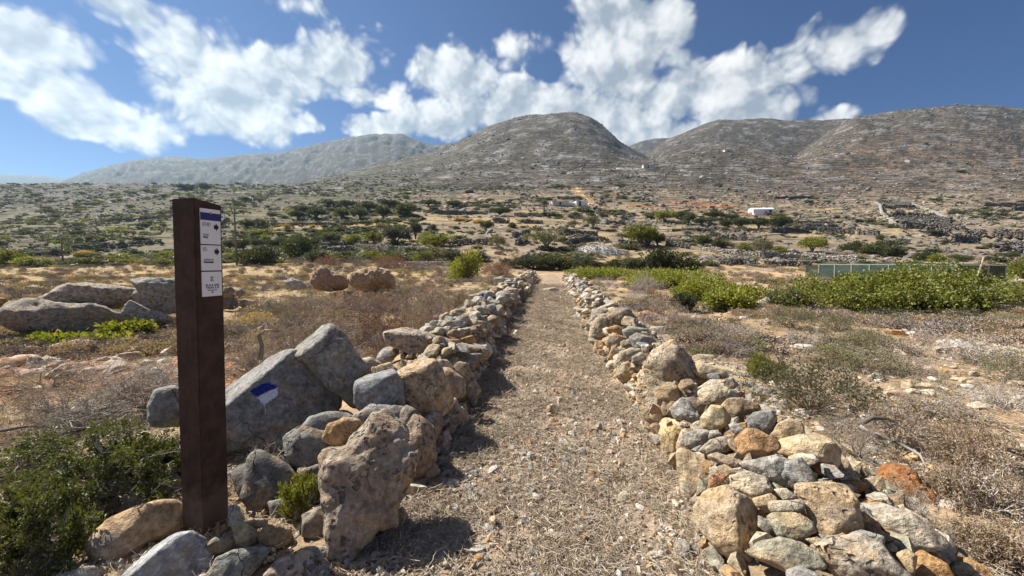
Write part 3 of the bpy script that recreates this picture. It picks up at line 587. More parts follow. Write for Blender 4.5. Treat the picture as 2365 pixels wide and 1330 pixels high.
# --- right wall
T = lambda *a, **k: traced('stone', *a, par=RW, **k)
for pts, c_, kw in (
 ([(485,480),(520,460),(740,590),(750,620),(715,720),(640,830),(570,860),(530,800),(500,620)], (.40,.33,.23), dict(n=5,p=3.4,extra=(((.2,.3,1),.75),))),
 ([(620,880),(700,760),(840,735),(900,780),(980,820),(1060,1000),(1085,1080),(1000,1240),(940,1260),(760,1130),(640,1000)], (.44,.33,.21), dict(n=5,mat='limestone',p=3.2,thick=.9,extra=(((.75,.1,.6),.62),))),
 ([(1300,710),(1500,705),(1620,720),(1700,800),(1735,1000),(1640,1060),(1510,1090),(1420,990),(1380,880),(1310,760)], (.42,.32,.21), dict(n=5,mat='limestone',p=3.4,thick=.95,extra=(((.1,.9,.5),.72),))),
 ([(890,400),(960,330),(1030,340),(1160,410),(1180,450),(1110,520),(900,530)], (.38,.235,.12), dict(n=5,p=3.,rough=.05)),
 ([(1175,470),(1200,410),(1440,350),(1530,410),(1590,470),(1590,560),(1510,610),(1400,590),(1250,530)], (.48,.385,.25), dict(n=5,p=3.2,thick=.95,extra=(((0,1,.35),.66),((.8,0,.5),.75)))),
 ([(920,560),(1150,510),(1240,540),(1190,690),(1130,670),(960,600)], (.33,.325,.305), dict(p=3.4)), ([(1190,560),(1330,535),(1390,600),(1415,680),(1320,740),(1180,700),(1170,640)], (.28,.285,.28), dict(n=5,p=3.2)),
 ([(700,510),(760,490),(920,545),(930,580),(850,590),(720,540)], (.34,.31,.26), {}), ([(760,590),(810,570),(890,620),(880,650),(800,650)], TAN, {}), ([(850,650),(960,620),(1080,660),(1135,740),(1040,800),(930,790),(870,720)], (.46,.40,.30), dict(mat='limestone',rough=.08,n=5)),
 ([(980,810),(1120,770),(1165,810),(1110,890),(1030,895)], TAN, {}), ([(1110,820),(1330,815),(1360,860),(1300,890),(1130,895)], (.42,.37,.27), dict(p=4.)), ([(1105,930),(1160,905),(1290,905),(1400,960),(1415,1030),(1300,1080),(1180,1050)], (.31,.29,.21), dict(n=5)),
 ([(1150,740),(1230,735),(1320,800),(1210,810)], LT, {}), ([(990,1170),(1050,1110),(1190,1075),(1330,1110),(1440,1190),(1490,1270),(1350,1290),(1240,1300),(1130,1250),(1000,1190)], (.30,.285,.225), dict(n=5,thick=.9)),
 ([(1420,1120),(1560,1070),(1740,1060),(1880,1120),(2000,1280),(2080,1350),(1800,1400),(1590,1330),(1490,1240)], (.36,.32,.26), dict(n=5,thick=.9,mat='limestone')), ([(1660,1040),(1750,1020),(1890,1060),(1895,1120),(1780,1100)], BLU, {}),
 ([(1710,880),(1750,850),(1900,850),(2100,920),(2250,1040),(2330,1120),(2200,1150),(2050,1130),(1800,960)], (.42,.385,.32), dict(n=5,thick=.9)), ([(370,400),(400,330),(470,310),(550,340),(530,400),(470,470),(450,530),(410,500)], (.46,.36,.20), dict(rough=.08,mat='limestone')),
 ([(540,360),(640,330),(720,350),(700,400),(600,460),(510,430)], GRY, dict(rough=.09)), ([(640,470),(720,400),(850,370),(890,430),(820,480),(690,500)], (.33,.29,.23), {}), ([(650,250),(720,170),(790,175),(850,260),(800,310),(740,345),(660,320)], (.48,.39,.23), dict(n=5,p=2.3,cuts=3,rough=.05)),
 ([(440,190),(520,115),(560,130),(640,240),(630,290),(530,270),(470,250)], (.36,.355,.34), dict(n=5)), ([(800,170),(840,120),(920,120),(1030,160),(1040,200),(920,240),(870,265),(820,220)], (.26,.20,.13), dict(n=5,p=3.)), ([(960,270),(1010,220),(1130,200),(1160,260),(1150,310),(1110,370),(960,320)], (.20,.20,.20), dict(n=5,p=3.4)),
 ([(1060,170),(1160,100),(1230,130),(1250,200),(1240,250),(1170,290),(1150,210),(1080,190)], (.36,.32,.27), dict(mat='limestone')), ([(1120,380),(1180,290),(1250,260),(1330,290),(1340,350),(1240,390),(1180,430)], TAN, dict(p=3.2)), ([(1140,70),(1200,30),(1260,70),(1275,150),(1190,110)], BLU, {}),
 ([(950,70),(1060,20),(1140,60),(1120,110),(1000,120)], GRY, {}), ([(330,60),(400,30),(480,40),(500,110),(430,170),(350,150)], TAN, {}), ([(840,300),(880,280),(940,330),(900,370),(860,340)], (.42,.41,.39), {}), ([(720,640),(770,620),(820,660),(740,740),(690,740)], (.36,.20,.12), {}),
 ([(1240,1290),(1330,1270),(1480,1330),(1400,1400),(1240,1380)], BLU, {}), ([(2100,1200),(2160,1160),(2330,1260),(2380,1350),(2110,1380)], ORG, {}), ([(1980,1180),(2060,1150),(2120,1200),(2100,1340)], TAN, {}), ([(1250,200),(1330,190),(1400,220),(1330,270),(1260,250)], LT, {}), ([(1280,140),(1330,120),(1380,150),(1330,175)], TAN, {}),
 ([(560,120),(600,110),(680,160),(650,220),(600,190)], (.24,.18,.14), {}), ([(970,120),(1050,110),(1090,140),(1040,170)], LT, {}), ([(900,290),(960,280),(960,320),(920,330)], ORG, {}), ([(710,340),(760,335),(790,370),(740,400),(700,390)], GRY, {}), ([(1360,1080),(1440,1065),(1500,1100),(1420,1120)], TAN, {}), ([(1040,920),(1110,950),(1140,1010),(1090,1030),(1040,990)], GRY, {}), ([(860,600),(920,590),(950,630),(900,640)], GRY, {}), ([(1450,690),(1540,680),(1560,720),(1470,720)], OLV, {}), ([(500,290),(550,280),(560,310),(510,315)], WHT, {})):
    kw.setdefault('n', 5 if len(pts) > 5 else 4); T('4', pts, np.array(c_)*np.array([1.05,1.,.93]), **kw)
for pts, c_, kw in (
 ([(850,790),(920,680),(1040,615),(1110,670),(1185,780),(1195,870),(1150,925),(1030,935),(930,930),(860,880)], (.37,.31,.235), dict(n=5,thick=1.,rough=.06,mat='limestone',push=.5)), ([(805,950),(830,830),(900,830),(960,900),(1050,910),(1090,960),(1040,1040),(1090,1150),(1060,1180),(940,1200),(880,1170),(820,1080)], (.42,.34,.235), dict(n=5,thick=.9,rough=.08,mat='limestone',push=.5)),
 ([(1170,770),(1230,755),(1390,810),(1420,860),(1330,870),(1240,860),(1190,820)], (.50,.42,.28), {}), ([(1180,725),(1220,705),(1320,710),(1345,740),(1330,775),(1220,760)], (.37,.335,.27), dict(p=4.)), ([(1340,750),(1420,760),(1450,810),(1380,800)], GRY, {}), ([(1390,800),(1520,850),(1540,880),(1420,850)], BLU, {}), ([(1470,825),(1620,840),(1640,880),(1590,900),(1510,870)], GRY, {}), ([(1430,780),(1480,780),(1510,815),(1460,830)], GRY, {}),
 ([(1175,950),(1240,920),(1300,880),(1400,880),(1390,920),(1240,980)], LT, dict(p=3.6)), ([(1400,870),(1450,865),(1490,910),(1450,950),(1400,930)], GRY, {}), ([(1490,890),(1590,890),(1620,930),(1540,970),(1500,940)], BLU, {}), ([(1590,960),(1660,910),(1730,940),(1730,1000),(1640,1000)], GRY, {}), ([(1230,960),(1300,900),(1390,910),(1490,1000),(1400,1040),(1280,1070),(1240,1020)], (.44,.39,.29), dict(n=5)),
 ([(480,580),(490,500),(540,450),(590,460),(625,520),(590,600),(560,650),(490,620)], (.38,.32,.24), dict(n=5,thick=1.,mat='limestone')), ([(490,470),(500,400),(560,385),(610,410),(620,470),(560,480)], (.36,.32,.27), {}), ([(610,440),(660,400),(740,395),(785,450),(780,510),(720,525),(650,510)], (.27,.22,.16), dict(n=5)), ([(815,480),(820,420),(880,410),(950,460),(950,510),(890,530)], (.36,.22,.12), dict(n=5)),
 ([(705,540),(760,515),(870,530),(880,560),(800,580),(730,600)], (.30,.31,.27), {}), ([(880,560),(900,520),(980,515),(1050,560),(1050,600),(950,615)], (.31,.315,.28), {}), ([(755,590),(800,560),(910,595),(900,625),(820,670),(780,650)], (.28,.285,.265), {}), ([(1045,600),(1090,585),(1150,620),(1120,650),(1070,640)], OLV, {}), ([(580,610),(640,560),(720,590),(700,640),(610,660)], TAN, {}), ([(590,530),(660,505),(710,540),(700,570),(610,560)], ORG, {}), ([(690,620),(750,600),(790,640),(740,670),(700,650)], OLV, {}),
 ([(600,740),(630,650),(665,640),(660,700),(620,745)], TAN, {}), ([(690,690),(760,660),(830,670),(830,700),(760,740),(700,740)], (.37,.345,.3), {}), ([(770,720),(830,690),(860,720),(830,770),(770,760)], GRY, {}), ([(660,850),(700,770),(740,755),(800,810),(790,870),(700,895)], TAN, dict(n=5)), ([(590,790),(610,750),(690,740),(680,790),(630,820)], LT, {}), ([(500,700),(520,610),(570,620),(590,680),(540,715)], (.36,.26,.16), {}), ([(1095,655),(1180,660),(1210,700),(1110,690)], BLU, {}), ([(830,640),(880,640),(880,690),(840,700)], WHT, {}), ([(1120,700),(1170,715),(1180,750),(1130,745)], BRN, {})):
    kw.setdefault('n', 4); T('5', pts, np.array(c_)*np.array([1.05,1.,.93]), **kw)
for pts, c_ in (([(1780,280),(1850,240),(1890,280),(1870,320),(1800,330)], LT), ([(1710,680),(1850,670),(1910,700),(1900,740),(1780,745)], TAN), ([(1810,755),(1920,750),(1900,800),(1830,810)], BRN), ([(1850,620),(2000,650),(1960,690),(1870,660)], GRY), ([(1720,660),(1830,615),(1830,650),(1740,680)], LT), ([(1960,500),(2000,470),(2050,560),(1980,570)], GRY), ([(1840,520),(1960,530),(1950,580),(1860,560)], BLU)):
    T('9', pts, c_)
# paint marks
paint('marked', 'painted_mark', '7', [(280,600),(430,522),(530,563),(335,655)], 'blue_paint')['label'] = 'blue half of the painted trail mark'
paint('marked', 'painted_mark', '7', [(337,656),(530,566),(524,642),(405,725)], 'rock_white_paint')['label'] = 'white half of the painted trail mark'
paint('marked', 'painted_mark', '7', [(403,722),(412,720),(427,790),(421,792)], 'rock_white_paint', 4)
paint('far_marked', 'painted_mark', '9', [(432,460),(456,460),(456,526),(432,522)], 'blue_paint', 4)
paint('far_marked', 'painted_mark', '9', [(457,460),(486,464),(479,526),(457,526)], 'rock_white_paint', 4)
# --- the remaining stones of both walls: shared shapes laid course by course
PROTO = {}
for i in range(12):
    v_, f_ = rand_rock(4, 40+i, 9, .13); PROTO[i] = mesh_np('stone_shape_%d' % i, v_, f_, 'stone_small', True)
    if hasattr(PROTO[i], 'set_sharp_from_angle'): PROTO[i].set_sharp_from_angle(angle=R(45))
PAL = [TAN, GRY, LT, LT, BRN, OLV, TAN, BLU, (.40,.36,.30), (.37,.33,.27)]
def lay(par, xs, ys, side, y0, y1, n, smin, smax, tmax, seed):
    r_ = np.random.default_rng(seed); got = []; tries = 0
    while len(got) < n and tries < n*60:
        tries += 1; y = math.exp(r_.uniform(math.log(y0), math.log(y1))); t = r_.uniform(0, 1)**1.4*tmax; fx = float(np.interp(y, ys, xs)); x = fx+side*t
        z0 = gz(x, y); m_ = float(wall_mound(np.array([x]), np.array([y]))[0])
        s = r_.uniform(smin, smax)*(1+.25*(y > 9)); z = z0+(m_*r_.uniform(.15, 1.) if t < .22 else m_-.2*s)
        if any((x-a)**2+(y-b)**2+(z-c)**2*1.6 < (.62*(s+e))**2 for a, b, c, e in got): continue
        got.append((x, y, z, s)); col_ = np.array(PAL[r_.integers(len(PAL))])*r_.uniform(.85, 1.15)
        child('stone', PROTO[int(r_.integers(12))], par, (x, y, z), (r_.uniform(-.5,.5), r_.uniform(-.5,.5), r_.uniform(0,6.3)), (s*r_.uniform(.9,1.3), s*r_.uniform(.8,1.1), s*r_.uniform(.5,.85)), col_)
lay(LW, _lx, _ly, -1, 4.2, 30, 165, .08, .21, .75, 1); lay(LW, _lx-.35, _ly, -1, 4.6, 20, 50, .10, .2, .8, 6); lay(RW, _rx, _ry, 1, 6.2, 30, 170, .08, .20, 1.1, 2); lay(RW, _rx, _ry, 1, 1.9, 7, 45, .05, .10, 1.25, 3); lay(LW, _lx, _ly, -1, 2.05, 4.4, 42, .06, .13, .42, 4)
# smaller rubble filling the cores
def rubble(name, par, xs, ys, side, y0, y1, n, tmax, seed):
    r_ = np.random.default_rng(seed); v0, f0 = rand_rock(1, 77, 7, .05); V = []; Fc = []
    y = np.exp(r_.uniform(math.log(y0), math.log(y1), n)); t = r_.uniform(0, 1, n)*tmax; x = np.interp(y, ys, xs)+side*t
    z = ground_z(x, y)+wall_mound(x, y)*.72
    for i in range(n):
        e = Euler(r_.uniform(0, 6.3, 3)).to_matrix(); s = r_.uniform(.03, .085)
        V.append((v0*np.array([1.2,1,.7])*s)@np.array(e).T+np.array([x[i], y[i], z[i]])-np.array(par.location)); Fc.append(f0+i*len(v0))
    o = link(name, mesh_np(name, np.concatenate(V), np.concatenate(Fc), 'rubble_fill', False), par); o['kind'] = 'stuff'; return o
m = MATS['rubble_fill'] = rock_mat('rubble_fill_base', 0, [TAN]).copy(); m.name = 'rubble_fill'
nt = NT(m.node_tree); cr = [x for x in nt.n if x.type == 'VALTORGB'][0]; rr_ = ramp(nt, nt.node('ShaderNodeNewGeometry').outputs['Random Per Island'], (TAN, GRY, LT, BRN, OLV, ORG), True)
for l_ in list(cr.outputs[0].links): nt.l.new(rr_, l_.to_socket)
rubble('rubble', LW, _lx, _ly, -1, 3.3, 30, 1300, .8, 11); rubble('rubble', RW, _rx, _ry, 1, 1.6, 30, 1900, 1.25, 12)

# ------------------------------------------------------------------ rocks that lie by themselves
def rock(label, crop, pts, col_, group=None, cat='rock', name='rock', **kw):
    return tag(traced(name, crop, pts, col_, **kw), label, cat, group)
rock('rounded tan rock leaning against the foot of the trail post', '2', [(620,1140),(660,1040),(750,950),(900,880),(1060,830),(1190,830),(1235,880),(1235,1000),(1180,1050),(1000,1100),(880,1200),(720,1275),(650,1210)], (.45,.31,.18), Y=1.95, n=5, p=2.8, thick=.9, rough=.04, extra=(((.25,.2,1),.8),((-.3,.6,.6),.8)))
rock('pale grey angular rock lying in front of the trail post', '2', [(750,1330),(850,1250),(1000,1150),(1200,1060),(1300,1040),(1380,1090),(1435,1220),(1420,1330),(1300,1400),(900,1420)], (.38,.38,.375), Y=1.76, n=5, p=3.4, rough=.05, extra=(((-.5,.8,.2),.6),((.5,.1,1),.75)))
rock('small brown stone wedged against the front of the trail post', '2', [(1400,1130),(1470,1070),(1560,1060),(1595,1100),(1560,1160),(1450,1190)], (.25,.21,.155), Y=1.9, n=4)
rock('flat grey green slab leaning in front of the trail post', '2', [(1440,1330),(1490,1210),(1600,1160),(1800,1140),(1825,1170),(1700,1330),(1600,1400),(1460,1400)], (.26,.265,.235), Y=1.75, n=5, p=4., thick=.7)
rock('yellowish broken stone at the right corner of the trail post', '2', [(1590,1000),(1660,960),(1730,1010),(1770,1080),(1700,1130),(1610,1110)], (.46,.37,.22), Y=1.97, n=5)
rock('round brown stone beside the yellowish stone near the post', '2', [(1770,1070),(1810,990),(1900,980),(1980,1010),(2000,1090),(1900,1135),(1790,1110)], (.36,.26,.155), Y=1.97, n=5, p=2.4)
rock('white stone half hidden behind the trail post foot', '2', [(1560,860),(1620,850),(1670,940),(1600,1000),(1560,980)], (.52,.50,.45), Y=2.1)
rock('thin grey stone in the shade behind the yellowish stone', '2', [(1680,960),(1760,940),(1830,940),(1810,990),(1740,1010)], GRY, Y=2.06)
rock('pinkish rough limestone block below the tall pitted boulder', '3', [(40,1330),(150,1220),(300,1150),(440,1140),(490,1250),(500,1330),(450,1420),(100,1440)], (.42,.33,.27), Y=1.74, n=5, mat='limestone', rough=.09, p=3.)
rock('light rock peeping out beneath the tan rock by the post', '2', [(450,1330),(560,1275),(640,1265),(720,1280),(700,1400),(480,1400)], (.46,.41,.32), Y=1.72)
rock('rust red pitted rock half buried in the dry brush', '4', [(1840,680),(1870,640),(1900,590),(1990,575),(2110,620),(2150,700),(2230,760),(2260,900),(2200,940),(2000,890),(1910,800)], RUST, mat='limestone', n=5, rough=.11, thick=.9, push=.1)
rock('tan stone fallen from the wall onto the path edge', '4', [(390,640),(430,610),(480,620),(490,680),(400,700)], (.42,.34,.25)); rock('flat yellow stone lying against the slab at the path edge', '4', [(290,575),(350,540),(420,550),(390,590),(320,600)], TAN)
rock('whitish splinter of stone at the foot of the big upright block', '4', [(730,1230),(770,1225),(860,1330),(800,1345)], (.50,.45,.35))
g1 = lambda lb, pts, c_, Y, **kw: rock(lb, '1', pts, c_, Y=Y, n=5, cat='boulder', name='boulder', mat='limestone', **kw)
g1('long low grey boulder with a rusty underside', [(20,510),(70,430),(130,405),(300,400),(440,430),(600,420),(700,450),(760,490),(900,490),(1000,520),(940,560),(720,610),(500,640),(300,630),(150,600),(60,560)], (.30,.255,.205), 7.6, thick=1.1, rough=.16, cuts=2, extra=(((-.1,1,.5),.8),))
g1('pale slab boulder resting on the long low grey boulder', [(270,395),(400,320),(470,285),(600,285),(750,300),(900,320),(930,330),(860,420),(820,450),(700,440),(500,410),(420,420)], (.42,.35,.26), 8.3, thick=1.2, rough=.13, cuts=2)
g1('grey hump shaped boulder behind the trail post', [(900,270),(980,255),(1100,255),(1200,260),(1250,330),(1250,470),(1050,480),(960,430),(920,370),(940,310)], (.30,.275,.24), 8.6, thick=1., rough=.14, cuts=3)
g1('jagged grey ledge sticking out beside the hump shaped boulder', [(840,480),(900,400),(1000,450),(1100,480),(1200,530),(1100,545),(950,530)], (.33,.32,.30), 8.0, rough=.13)
g1('small orange stone at the far end of the long low boulder', [(-30,380),(40,385),(60,440),(10,490),(-30,490)], ORG, 8.6)
m1 = lambda lb, pts, c_, Y, **kw: rock(lb, '8', pts, c_, Y=Y, n=5, cat='boulder', name='boulder', **kw)
m1('brown grey humped boulder standing in the stubble field', [(345,270),(380,190),(430,165),(480,200),(540,220),(600,250),(600,310),(480,330),(380,310)], (.33,.215,.145), 15.5, thick=1., grow=1.1, rough=.16, cuts=2)
m1('overhanging boulder with a pale top and dark underside', [(615,240),(660,200),(780,170),(870,190),(910,250),(930,340),(880,330),(720,330),(640,300)], (.44,.30,.18), 15., thick=1.1, grow=1.1, rough=.2, p=3.2, cuts=2, extra=(((0,-1,.8),.6),), mat='limestone')
m1('low white rock outcrop next to the humped boulder', [(170,270),(220,245),(290,270),(320,310),(220,325)], (.40,.385,.37), 15.5, rough=.14)
for i, (pts, c_) in enumerate((([(1490,350),(1535,312),(1580,305),(1605,340),(1600,375),(1530,385)], BRN), ([(1600,355),(1620,325),(1645,312),(1672,345),(1640,372)], GRY), ([(1625,425),(1645,398),(1680,390),(1695,420),(1660,445)], GRY), ([(1500,400),(1545,378),(1610,390),(1630,430),(1590,455),(1520,450)], (.22,.2,.18)))):
    rock('field stone in the low heap seen past the trail post', '1', pts, c_, group='field stones heaped behind the post', Y=11., rough=.16, n=4, mat='limestone')
for lb, pts, c_ in (('pale rounded rock beside the green net pen', [(2232,652),(2262,647),(2272,660),(2245,664)], WHT), ('large white rock beyond the end of the net pen', [(2325,660),(2345,644),(2372,648),(2372,668),(2335,668)], WHT), ('whitish flat rock in front of the blue green shrub', [(1735,722),(1765,712),(1785,724),(1760,732)], WHT), ('low rock showing beside the blue green shrub', [(1740,700),(1790,682),(1800,700),(1770,712)], (.42,.40,.37)), ('long pale ledge of rock in the bare orange ground', [(2265,812),(2330,800),(2375,812),(2360,826),(2290,822)], LT), ('second pale ledge of rock towards the green mound', [(2215,742),(2260,738),(2275,748),(2230,752)], LT),
     ('stone step across the path, lighter flat block', [(1255,668),(1280,664),(1296,670),(1280,684),(1258,682)], (.44,.38,.30)), ('stone step across the path, longer tan block', [(1288,674),(1308,666),(1322,670),(1326,678),(1295,684)], (.42,.33,.23))):
    rock(lb, '0', pts, c_, f=ground_z, n=4, rough=.09)
# stones scattered on the path and on the bare ground
CW = {LT: 'cream', WHT: 'whitish', TAN: 'tan', GRY: 'grey', ORG: 'orange', BLU: 'dark grey', PNK: 'pink', (.4,.4,.38): 'light grey', (.44,.27,.17): 'rusty', (.42,.30,.2): 'sandy'}
def loose(label, group, px, n, smin, smax, pal, seed, extra=()):
    r_ = np.random.default_rng(seed); k = 0; spots = list(extra)
    while k < n:
        a = px[0]+(px[2]-px[0])*r_.random(); b = px[1]+(px[3]-px[1])*r_.random()
        p_ = hit(a, b, surf)
        if float(wall_mound(p_[:1], p_[1:2])[0]) > .03: continue
        k += 1; s = r_.uniform(smin, smax)*(.8+.4*r_.random()); ci = int(r_.integers(len(pal))); c_ = np.array(pal[ci])*r_.uniform(.9, 1.1); sw = 'bigger' if s > smin+.66*(smax-smin) else 'tiny' if s < smin+.33*(smax-smin) else 'middling'
        tag(link('loose_stone', PROTO[int(r_.integers(12))], None, (p_[0], p_[1], p_[2]+s*.12), (r_.uniform(-.4,.4), r_.uniform(-.4,.4), r_.uniform(0,6.3)), (s*r_.uniform(.9,1.4), s, s*r_.uniform(.45,.8)), c_), sw+' '+CW.get(tuple(pal[ci]), 'pinkish')+' '+label, 'stone', group)
loose('stone lying on the straw strewn path between the walls', 'loose stones on the path', (1000,860,1620,1325), 110, .014, .045, [LT,WHT,TAN,GRY,ORG], 21)
loose('stone chip in the shaded edge of the path', 'stone chips in the wall shadow', (1010,1030,1320,1150), 50, .018, .05, [GRY,BLU,WHT,(.4,.4,.38)], 22)
loose('stone on the bare orange ground beyond the wall', 'stones on the orange ground', (1980,830,2360,960), 70, .03, .10, [LT,WHT,TAN,PNK,GRY], 23)
loose('stone in the broken ground before the boulders', 'reddish stones in front of the boulders', (5,790,390,870), 60, .06, .20, [PNK,(.44,.27,.17),(.42,.30,.2),LT], 24)
loose('stone among the dry shrubs past the tumbled wall', 'pale stones among the dry shrubs', (1700,690,2330,830), 50, .04, .16, [LT,WHT,TAN], 25)
loose('stone poking out of the stubble field', 'stones in the stubble field', (0,640,700,700), 16, .06, .18, [LT,WHT,GRY], 26)
p_ = hit(1268, 955, surf); tag(link('loose_stone', PROTO[3], None, (p_[0], p_[1], p_[2]+.03), (.2,.1,1.), (.05,.045,.06), TAN), 'upright tan stone standing alone mid path', 'stone')
# ------------------------------------------------------------------ plants
def tubes(p0, p1, r0, r1, sides=3):
    p0 = np.asarray(p0, float); p1 = np.asarray(p1, float); n = len(p0); d = p1-p0; d /= np.linalg.norm(d, axis=1)[:,None]+1e-9
    a = np.cross(d, np.where(np.abs(d[:,2:3]) > .9, [[1.,0,0]], [[0,0,1.]])); a /= np.linalg.norm(a, axis=1)[:,None]+1e-9; b = np.cross(d, a)
    V = np.zeros((n, 2*sides, 3))
    for k in range(sides):
        w = 2*math.pi*k/sides; o = a*math.cos(w)+b*math.sin(w); V[:,k] = p0+o*np.asarray(r0)[:,None]; V[:,sides+k] = p1+o*np.asarray(r1)[:,None]
    f = np.array([(k, (k+1) % sides, sides+(k+1) % sides, sides+k) for k in range(sides)])
    return V.reshape(-1, 3), (f[None]+(np.arange(n)*2*sides)[:,None,None]).reshape(-1, 4)
def leaves(pos, axis, L, W, r_, curl=.25):
    n = len(pos); axis = axis/(np.linalg.norm(axis, axis=1)[:,None]+1e-9); s = np.cross(axis, r_.normal(size=(n,3))); s /= np.linalg.norm(s, axis=1)[:,None]+1e-9; nn = np.cross(axis, s)
    L = np.broadcast_to(L, n)[:,None]; W = np.broadcast_to(W, n)[:,None]
    V = np.stack([pos, pos+axis*L*.5+s*W*.5+nn*L*curl*.3, pos+axis*L, pos+axis*L*.5-s*W*.5+nn*L*curl*.3], 1).reshape(-1, 3)
    return V, np.arange(4*n).reshape(n, 4)
def twigs(n_st, lev, L, r0, spread, seed, wig=.35, split=3, flat=1., shrink=.62, droop=0.):
    """branching skeleton from one root; returns segments and tip points"""
    r_ = np.random.default_rng(seed); P0=[]; P1=[]; A=[]; B=[]; tips=[]; dirs=[]
    def go(p, d, l, r, k):
        m = 2
        for i in range(m):
            d = d+r_.normal(size=3)*wig*.6; d[2] -= droop; d /= np.linalg.norm(d); q = p+d*l/m*np.array([1,1,flat]); P0.append(p); P1.append(q); A.append(r); r *= .82; B.append(r); p = q
        if k == 0: tips.append(p); dirs.append(d); return
        for _ in range(split if k > 1 else split+1):
            go(p, d+r_.normal(size=3)*spread, l*shrink*r_.uniform(.75,1.25), r*.72, k-1)
    for _ in range(n_st):
        a = r_.uniform(0, 6.28); t = math.sqrt(r_.random())*1.25; d = np.array([math.cos(a)*math.sin(t), math.sin(a)*math.sin(t), math.cos(t)+.12])
        go(np.array([math.cos(a), math.sin(a), 0])*r_.uniform(0, .12)*L, d, L*r_.uniform(.75, 1.1), r0, lev)
    return np.array(P0), np.array(P1), np.array(A), np.array(B), np.array(tips), np.array(dirs)
def fit_dome(*arrs):
    """scale a plant to radius 1, height 1"""
    al = np.concatenate(arrs); s = np.array([1/np.percentile(np.abs(al[:,0]), 99), 1/np.percentile(np.abs(al[:,1]), 99), 1/np.percentile(al[:,2], 99.5)]); return s
def crown(nc, per, leaf, cr, seed, lobes=7, under=.0, asp=.55, wide=1., zlift=0., size=(1,1,1), up=.4):
    """leafy dome of uneven lobes, radius 1 and height 1, scaled by size; clumps of small leaves with gaps between"""
    r_ = np.random.default_rng(seed); sz = np.array(size, float)
    lc = r_.normal(size=(lobes, 3))*np.array([.42,.42,.20]); lc[:,2] = np.abs(lc[:,2])+.25; lr = r_.uniform(.36, .6, lobes); lc[0] = (0,0,.4); lr[0] = .55
    k = r_.integers(0, lobes, nc); d = r_.normal(size=(nc, 3)); d /= np.linalg.norm(d, axis=1)[:,None]; d[:,2] = np.where(d[:,2] < -.45+under, -d[:,2]*.4, d[:,2])
    c = lc[k]+d*(lr[k]*np.where(r_.random(nc) < .8, r_.uniform(.82, 1.06, nc), r_.uniform(.3,.8, nc)))[:,None]; c[:,2] = np.abs(c[:,2])
    c = c/np.array([np.abs(c[:,0]).max(), np.abs(c[:,1]).max(), c[:,2].max()]); c[:,2] = zlift+(1-zlift)*c[:,2]; c = c*sz
    m = nc*per; ci = np.repeat(np.arange(nc), per); off = r_.normal(size=(m, 3))*cr*.55; pos = c[ci]+off; pos[:,2] = np.maximum(pos[:,2], .01)
    ax = off/cr+d[ci]*.6+np.array([0,0,up])+r_.normal(size=(m,3))*.55
    L = leaf*r_.uniform(.6, 1.3, m); return leaves(pos, ax, L, L*asp, r_)
def mk(name, vf, mat, smooth=False): return mesh_np(name, vf[0], vf[1], mat, smooth)
def join(*vfs):
    V=[]; Fc=[]; o=0
    for v_, f_ in vfs: V.append(v_); Fc.append(f_+o); o += len(v_)
    return np.concatenate(V), np.concatenate(Fc)
PL = {}
def add_plant(key, parts): PL[key] = parts                         # [(part name, mesh)]
for i in range(3):      # grey thorny cushion, twigs only
    s = twigs(34, 2, .5, .011, .75, 200+i, .5, 3); sc = fit_dome(s[4]); v_, f_ = tubes(s[0]*sc, s[1]*sc, s[2], s[3])
    for nm, mt in (('grey', 'twig_grey'), ('brown', 'twig_brown'), ('purple', 'twig_purple')):
        lv = leaves(np.repeat(s[4]*sc, 5, 0)+np.random.default_rng(i).normal(size=(len(s[4])*5,3))*.035, np.repeat(s[5], 5, 0)+np.random.default_rng(i+9).normal(size=(len(s[4])*5,3))*.6, .05, .016, np.random.default_rng(i+3))
        add_plant(nm+str(i), [('stem', mk('twig_shape', (v_, f_), mt)), ('foliage', mk('dry_leaf_shape', lv, mt))])
    n5 = len(s[4])*9; r_ = np.random.default_rng(i)
    lv = leaves(np.repeat(s[4]*sc, 9, 0)+r_.normal(size=(n5,3))*.05, np.repeat(s[5], 9, 0)*.5+r_.normal(size=(n5,3))*.6+[0,0,.3], .062, .026, r_)
    add_plant('sage'+str(i), [('stem', mk('twig_shape', (v_, f_), 'twig_brown')), ('foliage', mk('leaf_shape', lv, 'leaf_sage'))])
    add_plant('redbush'+str(i), [('stem', mk('twig_shape', (v_, f_), 'twig_purple')), ('foliage', mk('leaf_shape', lv, 'leaf_red'))])
    add_plant('drybush'+str(i), [('stem', mk('twig_shape', (v_, f_), 'twig_brown')), ('foliage', mk('leaf_shape', lv, 'leaf_dry'))])
